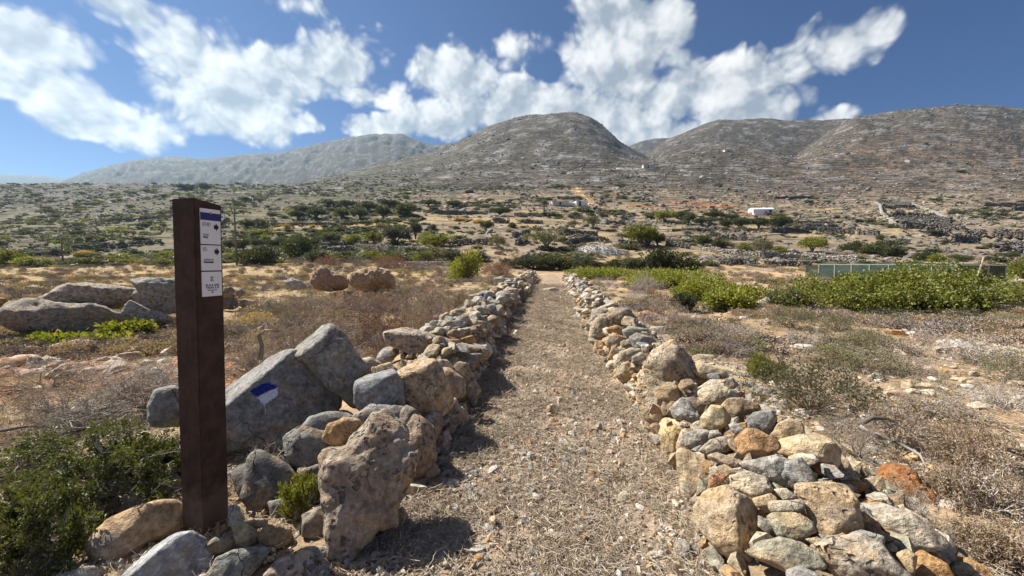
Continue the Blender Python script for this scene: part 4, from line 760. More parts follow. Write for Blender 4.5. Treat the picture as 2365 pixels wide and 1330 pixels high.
for i in range(3):      # evergreen shrubs seen from a distance
    st = twigs(9, 1, .7, .03, .5, 300+i, .3, 3); stv = tubes(st[0], st[1], st[2], st[3], 4)
    for nm, mt, nc, per, lf, cr_ in (('mastic', 'leaf_mastic', 340, 16, .085, .10), ('bright', 'leaf_bright', 340, 16, .085, .10), ('dark', 'leaf_dark', 380, 15, .095, .10), ('olivebush', 'leaf_olive', 380, 15, .10, .11), ('goldbush', 'leaf_gold', 240, 14, .09, .10)):
        add_plant(nm+str(i), [('stem', mk('stem_shape', stv, 'bark')), ('foliage', mk('leaf_shape', crown(nc, per, lf, cr_, 320+i, 8), mt))])
    # trees: bare lower trunk, limbs, rounded crown; radius 1, height 1
    r_ = np.random.default_rng(340+i); p0=[]; p1=[]; ra=[]; rb=[]
    for k in range(5):
        a = k*1.26+r_.random(); q = np.array([0,0,.0]); mid = np.array([math.cos(a)*.1, math.sin(a)*.1, .28]); e = np.array([math.cos(a)*.55, math.sin(a)*.55, .62+.15*r_.random()])
        for u_, w_, x_, y_ in ((q, mid, .075, .055), (mid, (mid+e)/2+[0,0,.04], .05, .035), ((mid+e)/2+[0,0,.04], e, .035, .015)): p0.append(u_); p1.append(w_); ra.append(x_); rb.append(y_)
    trk = tubes(p0, p1, np.array(ra), np.array(rb), 6)
    for nm, mt in (('olivetree', 'leaf_olive'), ('darktree', 'leaf_dark'), ('greentree', 'leaf_mastic'), ('figtree', 'leaf_sage')):
        nc = 150 if nm == 'figtree' else 360
        add_plant(nm+str(i), [('trunk', mk('trunk_shape', trk, 'bark_grey' if nm == 'figtree' else 'bark')), ('crown', mk('crown_shape', crown(nc, 16, .10, .10, 350+i, 9, under=.2, zlift=.26), mt))])
    bt = twigs(4, 3, .5, .035, .55, 370+i, .35, 2, shrink=.72); sc = fit_dome(bt[4]); add_plant('baretree'+str(i), [('trunk', mk('trunk_shape', tubes(bt[0]*sc, bt[1]*sc, bt[2], bt[3], 4), 'bark_grey'))])
_pi = [0]
NAMES = {'grey': ('thorny_shrub', 'shrub'), 'brown': ('dry_shrub', 'shrub'), 'purple': ('dry_shrub', 'shrub'), 'sage': ('sage_shrub', 'shrub'), 'redbush': ('withered_shrub', 'shrub'), 'drybush': ('dry_shrub', 'shrub'), 'mastic': ('mastic_shrub', 'shrub'),
         'bright': ('mastic_shrub', 'shrub'), 'dark': ('evergreen_shrub', 'shrub'), 'olivebush': ('grey_green_shrub', 'shrub'), 'goldbush': ('yellow_shrub', 'shrub'), 'olivetree': ('olive_tree', 'tree'), 'darktree': ('evergreen_tree', 'tree'), 'greentree': ('green_tree', 'tree'), 'figtree': ('fig_tree', 'tree'), 'baretree': ('bare_tree', 'tree')}
def plant(kind, px, py, w, h, label, group=None, Y=None, deep=1., sink=.04, f=ground_z):
    """foot at photo point (px, py) on the ground, width and height in photo pixels at that distance"""
    _pi[0] += 1; i = _pi[0]
    if Y is None: p_ = hit(px, py, f)
    else: d = ray(px, py); p_ = d*Y/d[1]+np.array([0,0,EYE]); p_[2] = gz(p_[0], p_[1])
    nm, cat = NAMES[kind]; kk = p_[1]/F; Yc = p_[1]+w*kk*.25*deep; p_ = np.array([p_[0]*Yc/p_[1], Yc, 0.]); p_[2] = gz(p_[0], Yc); k = Yc/F*(.8 if Yc > 40 else 1.); wr = w*k*.5; hh = h*k
    if group: label = ('small ' if hh < .9 else 'bigger ' if hh > 2.4 else '')+('wide flat ' if w/h > 2.9 else 'upright ' if w/h < 1.6 else 'rounded ')+label
    t_ = thing(nm, label, cat, (p_[0], p_[1], p_[2]-sink*hh), random.uniform(0, 6.28) if abs(deep-1) < .3 else random.uniform(-.15, .15), (wr, wr*deep, hh*(1+sink)), group)
    for pn, me in PL[kind+str(i % 3)]: link(pn, me, t_)
    return t_
P = plant
# --- right-hand side
P('sage', 1825, 764, 100, 50, 'bluish green rounded shrub behind the tumbled wall'); P('olivebush', 1812, 722, 100, 50, 'dark olive broom like shrub at the end of the low green mat')
P('sage', 1925, 768, 80, 46, 'small olive tinted shrub on the bare ground by the blue green shrub'); P('sage', 1870, 962, 310, 120, 'wide olive brown shrub pressing against the back of the tumbled wall', deep=.6, f=surf)
P('mastic', 1765, 878, 90, 50, 'small bright green sprig at the edge of the wide olive brown shrub'); P('sage', 1985, 860, 150, 62, 'olive dry shrub beyond the wide olive brown one')
P('brown', 2085, 868, 130, 62, 'brown cushion shrub near the orange scree'); P('grey', 2215, 850, 200, 72, 'large silver grey shrub on the stony ground'); P('sage', 2010, 815, 130, 56, 'low olive shrub between the stones'); P('mastic', 1920, 836, 80, 30, 'small green clump among brown cushions')
P('brown', 1900, 842, 120, 44, 'low brown cushion shrub with a green clump beside it'); P('brown', 2260, 845, 90, 40, 'rusty brown cushion at the edge of the silver grey shrub'); P('sage', 2330, 890, 110, 70, 'greenish shrub at the margin of the orange ground'); P('grey', 2330, 960, 160, 80, 'pale grey shrub above the dry brush')
P('grey', 1495, 678, 86, 48, 'silver grey thorny shrub growing inside the green mat'); P('grey', 1395, 672, 62, 34, 'grey brown thorny shrub at the start of the green mat'); P('grey', 1600, 672, 110, 36, 'long grey thorny shrub behind the green mat'); P('dark', 1580, 722, 70, 42, 'dark green shrub tucked against the green mat')
P('brown', 1530, 732, 100, 52, 'dry brown shrub hugging the back of the tumbled wall', f=surf); P('purple', 1575, 760, 110, 48, 'purple brown dry shrub behind the round brown stones', f=surf); P('brown', 1630, 800, 120, 52, 'tangled dry shrub between wall and blue green shrub', f=surf); P('purple', 1690, 830, 110, 48, 'reddish brown twiggy shrub at the wall edge', f=surf); P('grey', 1470, 700, 70, 34, 'pale dry shrub above the far stretch of tumbled wall', f=surf); P('grey', 1700, 790, 110, 40, 'flat grey dry shrub on the bare patch')
P('grey', 1850, 800, 100, 34, 'whitish low dry shrub by the pale stones')
for a, b, w, h in ((1960,742,90,22),(2060,760,120,24),(2150,775,110,26),(2250,770,130,26),(2330,752,110,24),(2010,790,90,22),(2130,800,100,26),(2300,785,90,20),(1880,775,60,16),(2080,735,100,16),(2190,745,90,16),(2350,720,90,30)):
    P(random.choice(['brown','sage','brown']), a, b, w, h, 'low dry cushion shrub in front of the big green mound', 'low cushions before the green mound')
# the big mastic mound and the bright mat behind the wall
def big_mound(px, py, w, h, deep, mat, seed, label, nc=1500, leaf=.11, cr=.17, lobes=22):
    p_ = hit(px, py, ground_z); sy = w*p_[1]/F*.5*deep; Yc = p_[1]+sy*.85; p_ = np.array([p_[0]*Yc/p_[1], Yc, gz(p_[0]*Yc/p_[1], Yc)]); k = Yc/F; sx = w*k*.5; sz = h*k
    t_ = thing('mastic_shrub', label, 'shrub', (p_[0], p_[1], p_[2]-.05))
    V1, F1 = crown(nc, 17, leaf, cr, seed, lobes, size=(sx, sy, sz), asp=.75, up=.2); link('foliage', mk('foliage', (V1, F1), mat), t_)
    st = twigs(14, 2, .7, .03, .6, seed, .35, 3); q = np.array([sx*.8, sy*.8, sz*.9])/max(np.abs(st[4]).max(), .1); link('stem', mk('stem', tubes(st[0]*q, st[1]*q, st[2]*.6, st[3]*.6, 4), 'twig_grey'), t_)
    return t_
big_mound(2110, 730, 720, 112, .5, 'leaf_mastic', 401, 'huge spreading bright green shrub in front of the net pen', 3300, .072, .13, 44)
big_mound(1400, 648, 190, 32, .7, 'leaf_bright', 402, 'yellow green shrub where the tumbled wall meets the path', 900, .10, .16)
big_mound(1530, 672, 270, 44, .7, 'leaf_bright', 403, 'middle stretch of the yellow green mat of shrubs', 1200, .09, .15)
big_mound(1630, 700, 250, 50, .6, 'leaf_bright', 404, 'yellow green shrub behind the silver grey thorny shrub', 1200, .08, .13)
big_mound(1690, 722, 130, 44, .6, 'leaf_bright', 405, 'near end of the yellow green mat beside the dark broom', 800, .07, .11)
# --- behind the path, dark hedge
for a, b, w, h, k_ in ((1215,622,110,28,'olivebush'),(1285,626,130,32,'dark'),(1350,622,110,32,'olivebush'),(1420,624,110,28,'dark'),(1475,628,90,30,'olivebush'),(1250,612,110,30,'dark'),(1590,628,80,30,'dark')):
    P(k_, a, b, w, h, 'dark green shrub in the hedge across the end of the path', 'dark hedge across the end of the path', deep=.6)
P('dark', 1535, 630, 100, 54, 'very dark rounded shrub rising above the yellow green mat'); P('bright', 1082, 650, 88, 66, 'bright green upright shrub behind the wall by the far paint mark', deep=.8); P('redbush', 1150, 640, 70, 40, 'purplish red shrub next to the bright green upright shrub'); P('brown', 1110, 660, 80, 26, 'dry brown shrub under the bright green upright shrub')
# --- left-hand side
for a, b, w, h, k_ in ((690,612,70,24,'purple'),(760,614,90,26,'redbush'),(830,616,100,32,'purple'),(900,622,90,30,'redbush'),(960,630,90,30,'purple'),(1020,636,90,30,'purple'),(1060,640,70,24,'purple')):
    P(k_, a, b, w, h, 'withered reddish shrub along the far edge of the stubble field', 'reddish shrubs edging the stubble field')
P('grey', 725, 745, 190, 88, 'large grey thorny shrub behind the two leaning boulders', Y=6.2); P('purple', 1012, 738, 130, 100, 'tall tangled purple brown shrub beside the wall', Y=6.6); P('redbush', 835, 725, 180, 50, 'red leaved withered shrub before the overhanging boulder', Y=7.2); P('brown', 670, 715, 100, 66, 'brown thorny shrub left of the large grey one', Y=7.6)
P('purple', 920, 770, 170, 80, 'tangle of purple twigs behind the flat limestone slab', Y=5.6); P('drybush', 840, 826, 130, 54, 'straw coloured dry shrub behind the grey block', Y=4.6); P('brown', 780, 800, 170, 56, 'brown dry shrub behind the leaning boulders', Y=5.0); P('redbush', 880, 800, 50, 70, 'upright rusty red sprig by the limestone slab', Y=4.9); P('grey', 930, 812, 110, 50, 'pale dead shrub in front of the limestone slab', Y=4.2)
P('goldbush', 590, 722, 90, 34, 'yellowish low shrub seen past the post near the field stones', Y=8.5); P('brown', 970, 690, 110, 50, 'brown shrub before the far wall stretch', Y=9.5)
big_mound(150, 806, 300, 26, .35, 'leaf_bright', 411, 'flat yellow green mat in front of the long grey boulder', 600, .06, .09); big_mound(300, 788, 130, 40, .5, 'leaf_mastic', 412, 'green sprawling clump against the jagged grey ledge', 420, .06, .09)
for a, b, w, h, k_ in ((20,615,90,46,'mastic'),(80,618,90,26,'bright'),(370,616,70,24,'mastic')): P(k_, a, b, w, h, 'green bush at the far side of the stubble field', 'green bushes past the stubble field')
P('dark', 605, 612, 110, 54, 'dark spreading bush beside the utility pole'); P('mastic', 590, 612, 70, 36, 'lighter green bush in front of the dark spreading bush'); P('dark', 695, 600, 120, 62, 'large dark green bush between the pole and the olive tree'); P('olivebush', 740, 606, 90, 34, 'grey green bush before the large dark green bush')
for a, b, w, h, k_ in ((860,606,80,30,'mastic'),(920,606,70,24,'dark'),(980,606,70,28,'mastic'),(1040,604,90,30,'olivebush'),(1100,606,80,26,'olivebush'),(800,600,60,22,'dark')): P(k_, a, b, w, h, 'bush in the green strip below the stone banks', 'bushes in the strip below the stone banks')
# olives and evergreens of the middle distance
P('olivetree', 915, 570, 82, 56, 'spreading olive tree with a bare forked trunk on the stone bank'); P('olivetree', 960, 556, 44, 44, 'smaller olive tree touching the spreading one')
for a, b, w, h in ((530,576,50,28),(562,577,46,28),(592,578,44,30),(625,577,48,30),(655,575,48,30),(690,573,50,32),(725,571,52,32),(765,569,50,30)): P('olivetree', a, b, w, h, 'small olive tree in the orchard row behind the utility pole', 'olive trees of the orchard row')
for a, b, w, h, k_ in ((1010,572,110,34,'mastic'),(985,565,60,28,'mastic'),(865,560,60,30,'mastic'),(855,545,40,20,'dark'),(820,566,60,24,'mastic'),(1125,527,44,20,'dark'),(1185,527,30,14,'dark'),(1000,530,26,14,'dark'),(590,530,90,24,'dark'),(600,545,70,20,'mastic')): P(k_, a, b, w, h, 'green bush on the dry terraces beyond the olive tree', 'bushes on the dry terraces')
for a, b, w, h in ((690,508,50,26),(730,506,60,30),(790,508,54,26),(832,508,54,30),(885,508,44,34),(940,502,76,30),(850,490,60,26),(900,480,60,22),(800,482,50,20),(760,480,60,20),(990,478,50,16),(1050,480,60,16),(700,490,50,18)): P('darktree', a, b, w, h, 'dark evergreen on the slope above the orchard', 'dark evergreens above the orchard')
P('darktree', 1155, 500, 66, 22, 'pair of dark low evergreens by the long terrace wall', deep=.6); P('olivebush', 1000, 488, 40, 12, 'pale grey green bush on the upper slope'); P('greentree', 1480, 574, 92, 66, 'green tree with open branches above the grey gravel mound'); P('darktree', 1518, 570, 50, 34, 'darker companion of the green tree above the gravel mound')
P('figtree', 1262, 580, 100, 54, 'leafy fig tree with many low stems'); P('figtree', 1150, 578, 50, 44, 'thin pale fig tree with light stems'); P('baretree', 1170, 585, 40, 30, 'bare grey sapling beside the thin pale fig tree'); P('figtree', 1370, 530, 44, 36, 'pale green fig tree on the terrace behind the gravel mound'); P('figtree', 1325, 526, 36, 22, 'low fig bush near the pale green fig tree')
for a, b, w, h, k_ in ((1535,514,60,30,'greentree'),(1590,520,44,30,'darktree'),(1620,524,40,24,'darktree'),(1565,506,50,18,'darktree'),(1650,506,50,22,'darktree'),(1680,526,44,26,'darktree'),(1712,530,48,28,'darktree'),(1752,530,50,28,'darktree'),(1640,520,36,20,'olivetree'),(1690,510,36,14,'olivetree')): P(k_, a, b, w, h, 'evergreen tree in the dark grove below the white chapel', 'grove below the white chapel')
P('darktree', 1805, 526, 56, 30, 'dark evergreen beside the white chapel terrace'); P('figtree', 1762, 596, 50, 60, 'leafless grey fig tree against the pale stone wall'); P('baretree', 1768, 598, 44, 58, 'bare white stemmed tree before the pale stone wall'); P('greentree', 1875, 585, 70, 40, 'round topped green tree behind the pale stone wall'); P('baretree', 1905, 590, 60, 30, 'bare leaning tree next to the round topped green tree')
for a, b, w, h, k_ in ((1625,568,50,26,'dark'),(1665,574,56,24,'dark'),(1715,580,50,18,'mastic'),(1800,582,50,16,'mastic'),(1810,588,50,14,'mastic')): P(k_, a, b, w, h, 'green bush behind the long pale stone wall', 'bushes behind the pale stone wall')
for a, b, w, h, k_ in ((1970,582,60,28,'dark'),(2020,594,90,38,'dark'),(2070,596,50,30,'dark'),(2035,556,22,14,'dark'),(2130,604,56,26,'dark'),(2165,605,50,24,'mastic'),(2150,588,60,14,'dark'),(2215,604,60,18,'dark'),(2285,602,40,12,'dark'),(2110,612,40,12,'mastic'),(2335,598,36,20,'dark'),(2300,625,40,14,'dark')): P(k_, a, b, w, h, 'dark bush on the dry slope behind the net pen', 'dark bushes behind the net pen')
P('mastic', 2360, 648, 90, 46, 'green shrub past the end wall of the net pen'); P('olivebush', 2150, 548, 34, 12, 'lone grey bush by the terrace walls')
for a, b in ((140,560),(230,575),(300,590),(330,560),(60,590),(430,440),(470,436)): P('dark', a, b, 60, 14, 'low dark bush on the terraced left slope', 'low bushes on the terraced slope')
for a, b, w, h in ((660,524,30,8),(720,524,22,7),(560,608,36,12),(200,590,60,12),(250,600,60,10),(1060,512,70,8),(1110,516,60,8)): P('goldbush', a, b, w, h, 'yellow flowering low shrub in the dry fields', 'yellow low shrubs in the fields')
# --- close by: brush, twigs and the green shrub by the post
NSH = {}
def near_shrub(px, py, w, h, kind, seed, label, name, n_st=16, lev=3, leafmat=None, nl=26, ll=.026, deep=.9, Y=None, f=surf, twmat='twig_grey', droop=.0, lean=.75, r0=.013, lfrac=1.):
    if Y is None: p_ = hit(px, py, f)
    else: d = ray(px, py); p_ = d*Y/d[1]+np.array([0,0,EYE]); p_[2] = gz(p_[0], p_[1])
    k = p_[1]/F; S = (w*k*.5, w*k*.5*deep, h*k); t_ = thing(name, label, 'shrub', (p_[0], p_[1]+w*k*.25*deep, p_[2]), random.uniform(-.4, .4), S)
    key = (seed % 4 if name == 'dead_shrub' else seed, n_st, lev, leafmat, twmat, nl)
    if key not in NSH:
        r_ = np.random.default_rng(seed); s = twigs(n_st, lev, .4, 1., lean, seed, .5, 3, droop=droop); q = fit_dome(s[4]); m = S[0]*.6+S[2]*.4
        NSH[key] = [('stem', mk('stem', tubes(s[0]*q, s[1]*q, s[2]*r0/m, s[3]*r0/m), twmat))]
        if leafmat:
            tp = s[4]*q; keep = r_.random(len(tp)) < lfrac; tp = tp[keep]; dr = s[5][keep]; m_ = len(tp)*nl; a = np.repeat(tp, nl, 0)-np.repeat(dr, nl, 0)*r_.uniform(0,.07/m,(m_,1)); ax = np.repeat(dr, nl, 0)*.7+r_.normal(size=(m_,3))*.7+[0,0,.25]
            L = ll/m*r_.uniform(.6, 1.3, m_); NSH[key].append(('foliage', mk('foliage', leaves(a+r_.normal(size=(m_,3))*.012/m, ax, L, L*.45, r_), leafmat)))
    for pn, me in NSH[key]: link(pn, me, t_)
    return t_
near_shrub(190, 1190, 400, 210, 'g', 501, 'leafy green shrub with bare grey twigs left of the post', 'mastic_shrub', 26, 3, 'leaf_near', 16, .024, .7, f=ground_z, lfrac=.8)
near_shrub(20, 1325, 300, 200, 'g', 502, 'green shrub with silvery twigs in the corner by the tan rock', 'mastic_shrub', 22, 3, 'leaf_near', 15, .024, .8, f=ground_z, lfrac=.75)
near_shrub(40, 1120, 260, 110, 'g', 503, 'darker green sprig behind the silvery twigged shrub', 'mastic_shrub', 18, 3, 'leaf_near', 12, .024, .8, f=ground_z, lfrac=.7)
near_shrub(310, 1130, 200, 120, 'g', 506, 'green shrub with dark gaps close against the post', 'mastic_shrub', 18, 3, 'leaf_near', 13, .024, .8, f=ground_z, lfrac=.7)
near_shrub(690, 1205, 110, 105, 'g', 504, 'fresh green tuft on dead twigs against the pitted boulder', 'small_shrub', 12, 2, 'leaf_bright', 34, .02, .8, Y=2.15)
near_shrub(600, 1190, 130, 110, 'g', 505, 'dead grey twigs in the dark hollow behind the post', 'dead_shrub', 10, 2, None, Y=2.5)
for i, (a, b, w, h, Y, lb) in enumerate(((90,1000,330,90,3.4,'grey dead brush spreading behind the green shrub'), (290,985,300,120,3.5,'twiggy dead brush behind the small grey boulder'), (200,930,420,80,4.0,'dry brush between the reddish stones and the green shrub'), (600,870,190,110,3.9,'dead brush with a crooked branch behind the marked boulder'), (690,840,180,90,4.4,'pale twiggy brush above the marked boulder'), (560,800,130,70,5.2,'thin dead twigs just past the post'), (380,900,200,100,4.2,'dead brush half hidden by the trail post'), (60,935,300,100,4.1,'bleached dead brush next to the reddish stones'), (310,960,260,110,3.7,'twiggy grey brush piled left of the small grey boulder'), (150,1010,300,100,3.2,'bare grey twigs rising out of the green shrub'))):
    near_shrub(a, b, w, h, 'b', 520+i, lb, 'dead_shrub', 26, 3, 'leaf_dry' if i in (0,2) else None, 3, .018, .7, Y=Y, twmat=('twig_grey','twig_brown','twig_grey')[i % 3], lean=.9, r0=.0085)
for i, (a, b, w, h, Y, lb) in enumerate(((2010,1055,170,80,2.75,'grey dead brush just behind the light block of the tumbled wall'), (2110,1050,220,110,2.9,'dead brush with thick dark branches beyond the tumbled wall'), (2290,1090,240,120,2.6,'dense grey brush past the rust red rock'), (2330,1240,240,150,2.1,'dry grass and twigs next to the rust red rock'), (2150,1300,230,100,1.9,'bleached twigs lying over the long pale stone'), (2230,1180,160,70,2.25,'brown leaf litter brush beneath the rust red rock'), (1960,985,150,50,3.2,'thin dead twigs at the foot of the wide olive brown shrub'), (2200,1000,240,60,3.4,'low grey brush near the orange scree'), (2320,1330,200,90,1.75,'straw coloured tuft in the corner by the pale stone'))):
    near_shrub(a, b, w, h, 'b', 540+i, lb, 'dead_shrub', 26, 3, 'leaf_dry', 3, .02, .8, Y=Y, twmat=('twig_grey','twig_grey','twig_brown')[i % 3], lean=.9, r0=.0085)
BR = [('grey','bleached grey'), ('purple','purplish'), ('brown','brown')]
for i, (a, b, w, h) in enumerate(((560,850,150,80),(640,830,170,90),(720,815,170,80),(800,812,150,80),(880,800,150,90),(960,780,140,90),(560,770,150,60),(650,770,170,80),(740,765,170,80),(830,760,170,80),(920,745,160,80),(1000,745,130,80),(700,720,150,44),(800,715,160,40),(900,715,150,44),(980,705,130,60),(600,720,120,40),(1050,705,90,50))):
    y_ = 1335/(b-600)*.93; k_ = BR[i % 3][1]
    near_shrub(a, b, w, h*1.25, 'b', 570+i, ('low' if h < 70 else 'high')+' tangled %s dead shrub in the brush behind the marked boulder' % k_, 'dead_shrub', 22, 3, 'leaf_red' if i in (4, 9, 15) else 'leaf_dry', 2 if i not in (4, 9, 15) else 6, .025, .8, Y=y_, twmat=('twig_grey','twig_purple','twig_brown')[i % 3], lean=.95, r0=.0045+.0011*y_)['group'] = 'dead brush behind the marked boulder'
def branch(label, pts, Y, r, mat='bark', par=None):
    P3 = [np.array(ray(*p_))*y_/ray(*p_)[1]+[0,0,EYE] for p_, y_ in zip(pts, Y)]; n = len(P3); c = P3[0]; rr = [r*(1-.75*i/(n-1)) for i in range(n)]
    tag(link('dead_branch', MB().tube([p_-c for p_ in P3], rr, 7).mesh('dead_branch', mat, True), None, c), label, 'branch')
branch('dark crooked dead branch lying across the brush by the wall', [(1985,980),(2015,965),(2060,968),(2085,975)], [3.0,3.0,3.05,3.1], .022); branch('grey forked dead branch curving over the brush', [(1985,985),(2030,1010),(2080,1025),(2125,1050),(2140,1080)], [2.9,2.8,2.75,2.6,2.5], .020, 'bark_grey')
branch('snapped dark branch end at the margin of the brush', [(2375,1050),(2340,1040),(2315,1035)], [2.6,2.6,2.62], .03); branch('dark stick lying in the dead brush behind the green shrub', [(0,995),(60,985),(130,985),(180,1000)], [3.2,3.25,3.3,3.3], .014); branch('crooked twisted branch standing behind the marked boulder', [(600,830),(605,800),(598,775),(612,762),(645,765)], [3.7]*5, .026, 'pole_wood')
branch('bleached twig curling over the bleached twigs', [(2060,1180),(2120,1200),(2200,1235),(2290,1262)], [2.1,2.0,1.9,1.8], .007, 'bark_grey'); branch('long stick in the brush beside the trail post', [(205,950),(290,930),(400,905),(440,880)], [3.6,3.6,3.6,3.6], .010, 'bark_grey')
# --- ground litter and cover that nobody could count
def straw_clump(seed, n=26, L=.06, flat=.25):
    r_ = np.random.default_rng(seed); a = r_.uniform(0, 6.28, n); d = np.stack([np.cos(a), np.sin(a), r_.normal(size=n)*flat], 1); p_ = np.stack([r_.normal(size=n)*.05, r_.normal(size=n)*.05, np.abs(r_.normal(size=n))*.008+.003], 1)
    l = L*r_.uniform(.4, 1.3, n); m_ = p_+d*l[:,None]*.5; d2 = d+r_.normal(size=(n,3))*.35; e = m_+d2*l[:,None]*.5; w = np.full(n, .0016)
    return join(tubes(p_, m_, w, w), tubes(m_, e, w, w*.5))
SC = [mk('straw_shape', straw_clump(600+i), 'straw_dry') for i in range(5)]
def area(n, x0, x1, y0, y1, seed, dens=None, logy=True):
    r_ = np.random.default_rng(seed); y = np.exp(r_.uniform(math.log(y0), math.log(y1), n)) if logy else r_.uniform(y0, y1, n); f = r_.uniform(0, 1, n)
    a = np.interp(y, _ly, _lx) if x0 is None else x0*y; b = np.interp(y, _ry, _rx) if x1 is None else x1*y
    x = a+(b-a)*f; keep = np.ones(n, bool) if dens is None else r_.random(n) < dens(x, y); x, y = x[keep], y[keep]
    return x, y, ground_z(x, y), r_
x, y, z, r_ = area(7500, None, None, 1.35, 22, 31, lambda x, y: (.30+.75*fbm2(x/.6, y/.6, 3)+.35*np.abs((x-np.interp(y, _ly, _lx))/(np.interp(y, _ry, _rx)-np.interp(y, _ly, _lx))-.5)*2)); s = r_.uniform(.7, 1.4, len(x))*np.interp(y, [2, 20], [.9, 2.2])
gn_scatter('straw', np.stack([x, y, z], 1), np.stack([r_.normal(size=len(x))*.15, r_.normal(size=len(x))*.15, r_.uniform(0, 6.3, len(x))], 1), np.stack([s, s, s], 1), r_.integers(0, 5, len(x)), SC, 'chopped dry straw and twigs strewn along the path', 'straw')
x, y, z, r_ = area(5200, -1.5, 1.5, 1.4, 9, 41, lambda x, y: (np.clip(.6+.5*fbm2(x/.8, y/.8, 3), .1, 1))*((x < np.interp(y, _ly, _lx)-.5) | (x > np.interp(y, _ry, _rx)+1.0))); s = r_.uniform(.8, 1.6, len(x))*np.interp(y, [2, 10], [1., 1.5])
gn_scatter('straw', np.stack([x, y, z], 1), np.stack([r_.normal(size=len(x))*.2, r_.normal(size=len(x))*.2, r_.uniform(0, 6.3, len(x))], 1), np.stack([s, s, s], 1), r_.integers(0, 5, len(x)), SC, 'dry stalks and twigs littering the ground outside the walls', 'straw')
PB = [mk('pebble_shape', rand_rock(2, 90+i, 9, .05), 'pebbles') for i in range(6)]
x, y, z, r_ = area(13000, None, None, 1.35, 24, 32); s = np.exp(r_.normal(size=len(x))*.45)*.009*np.interp(y, [2, 20], [1, 2.4])
gn_scatter('gravel', np.stack([x, y, z+s*.2], 1), r_.uniform(0, 6.3, (len(x), 3)), np.stack([s*1.3, s, s*.75], 1), r_.integers(0, 6, len(x)), PB, 'small pebbles trodden into the path', 'gravel')
x, y, z, r_ = area(1500, -1.25, -.33, 1.45, 3.3, 43); s = np.exp(r_.normal(size=len(x))*.5)*.014
gn_scatter('gravel', np.stack([x, y, z+s*.2], 1), r_.uniform(0, 6.3, (len(x), 3)), np.stack([s*1.3, s, s*.75], 1), r_.integers(0, 6, len(x)), PB, 'small stones and grit round the foot of the post', 'gravel')
x, y, z, r_ = area(9000, .42, 1.7, 2.2, 30, 33, lambda x, y: np.clip(.55+.9*fbm2(x/1.7+5, y/1.7, 3), .05, 1)); s = np.exp(r_.normal(size=len(x))*.55)*.017*np.interp(y, [2, 25], [1, 2.6])
gn_scatter('scree', np.stack([x, y, z+s*.15], 1), r_.uniform(-.5, .5, (len(x), 3))+np.stack([0*x, 0*x, r_.uniform(0, 6.3, len(x))], 1), np.stack([s*1.4, s, s*.6], 1), r_.integers(0, 6, len(x)), PB, 'pale stone chips covering the bare ground beyond the tumbled wall', 'stones')
x, y, z, r_ = area(4200, -1.7, -.42, 2.6, 30, 34, lambda x, y: np.clip(.35+.9*fbm2(x/1.7, y/1.7, 3)+.5*(np.abs(y-5) < 1.5), .05, 1)); s = np.exp(r_.normal(size=len(x))*.5)*.016*np.interp(y, [2, 25], [1, 2.6])
gn_scatter('scree', np.stack([x, y, z+s*.15], 1), r_.uniform(-.5, .5, (len(x), 3))+np.stack([0*x, 0*x, r_.uniform(0, 6.3, len(x))], 1), np.stack([s*1.4, s, s*.6], 1), r_.integers(0, 6, len(x)), PB, 'reddish stone chips in the rough ground by the boulders', 'stones')
def tuft(seed, n=70, mat='straw_dry', h=1.):
    r_ = np.random.default_rng(seed); a = r_.uniform(0, 6.28, n); t = r_.uniform(.1, 1.15, n); d = np.stack([np.cos(a)*np.sin(t), np.sin(a)*np.sin(t), np.cos(t)*h], 1); p_ = np.stack([r_.normal(size=n)*.35, r_.normal(size=n)*.35, 0*a], 1)
    L = r_.uniform(.4, 1., n); return mk('tuft_shape', leaves(p_, d, L, .055, r_, .5), mat)
TF = [tuft(610+i) for i in range(3)]+[tuft(615, 70, 'leaf_sage', .8), tuft(616, 80, 'twig_grey'), tuft(617, 80, 'leaf_dry')]
x, y, z, r_ = area(19000, -1.75, 1.75, 2.4, 46, 35, lambda x, y: (np.clip(.6+.8*fbm2(x/2.2+2, y/2.2, 3), .05, 1))*((x < np.interp(y, _ly, _lx)-.7) | (x > np.interp(y, _ry, _rx)+1.0))); s = r_.uniform(.05, .13, len(x))*np.interp(y, [2, 12, 40], [.8, 1.2, 2.6])
rg = x > 0; pk = np.where(rg, r_.choice([0,3,4,5,1], len(x)), r_.choice([0,1,2,5,0,3], len(x)))
gn_scatter('dry_grass', np.stack([x, y, z-.01], 1), np.stack([0*x, 0*x, r_.uniform(0, 6.3, len(x))], 1), np.stack([s, s, s*.62], 1), pk, TF, 'dry grass and low withered herbs on the open ground', 'grass')
CU = [mk('cushion_shape', crown(60, 9, .20, .16, 730+i, 4, asp=.35), mt_) for i, mt_ in enumerate(('twig_brown', 'leaf_sage', 'twig_purple', 'leaf_dry'))]
x, y, z, r_ = area(9500, -1.75, 1.75, 6, 62, 36, lambda x, y: np.clip(.45+.2*(x<0)+1.0*fbm2(x/4+2, y/4, 3), .0, 1)*((x < np.interp(y, _ly, _lx)-1.) | (x > np.interp(y, _ry, _rx)+1.5))); s = r_.uniform(.12, .36, len(x))*np.interp(y, [6, 50], [.8, 1.9])
gn_scatter('scrub', np.stack([x, y, z-.02], 1), np.stack([0*x, 0*x, r_.uniform(0, 6.3, len(x))], 1), np.stack([s, s, s*.7], 1), r_.integers(0, 4, len(x)), CU, 'low spiny scrub cushions dotted over the fields', 'scrub')
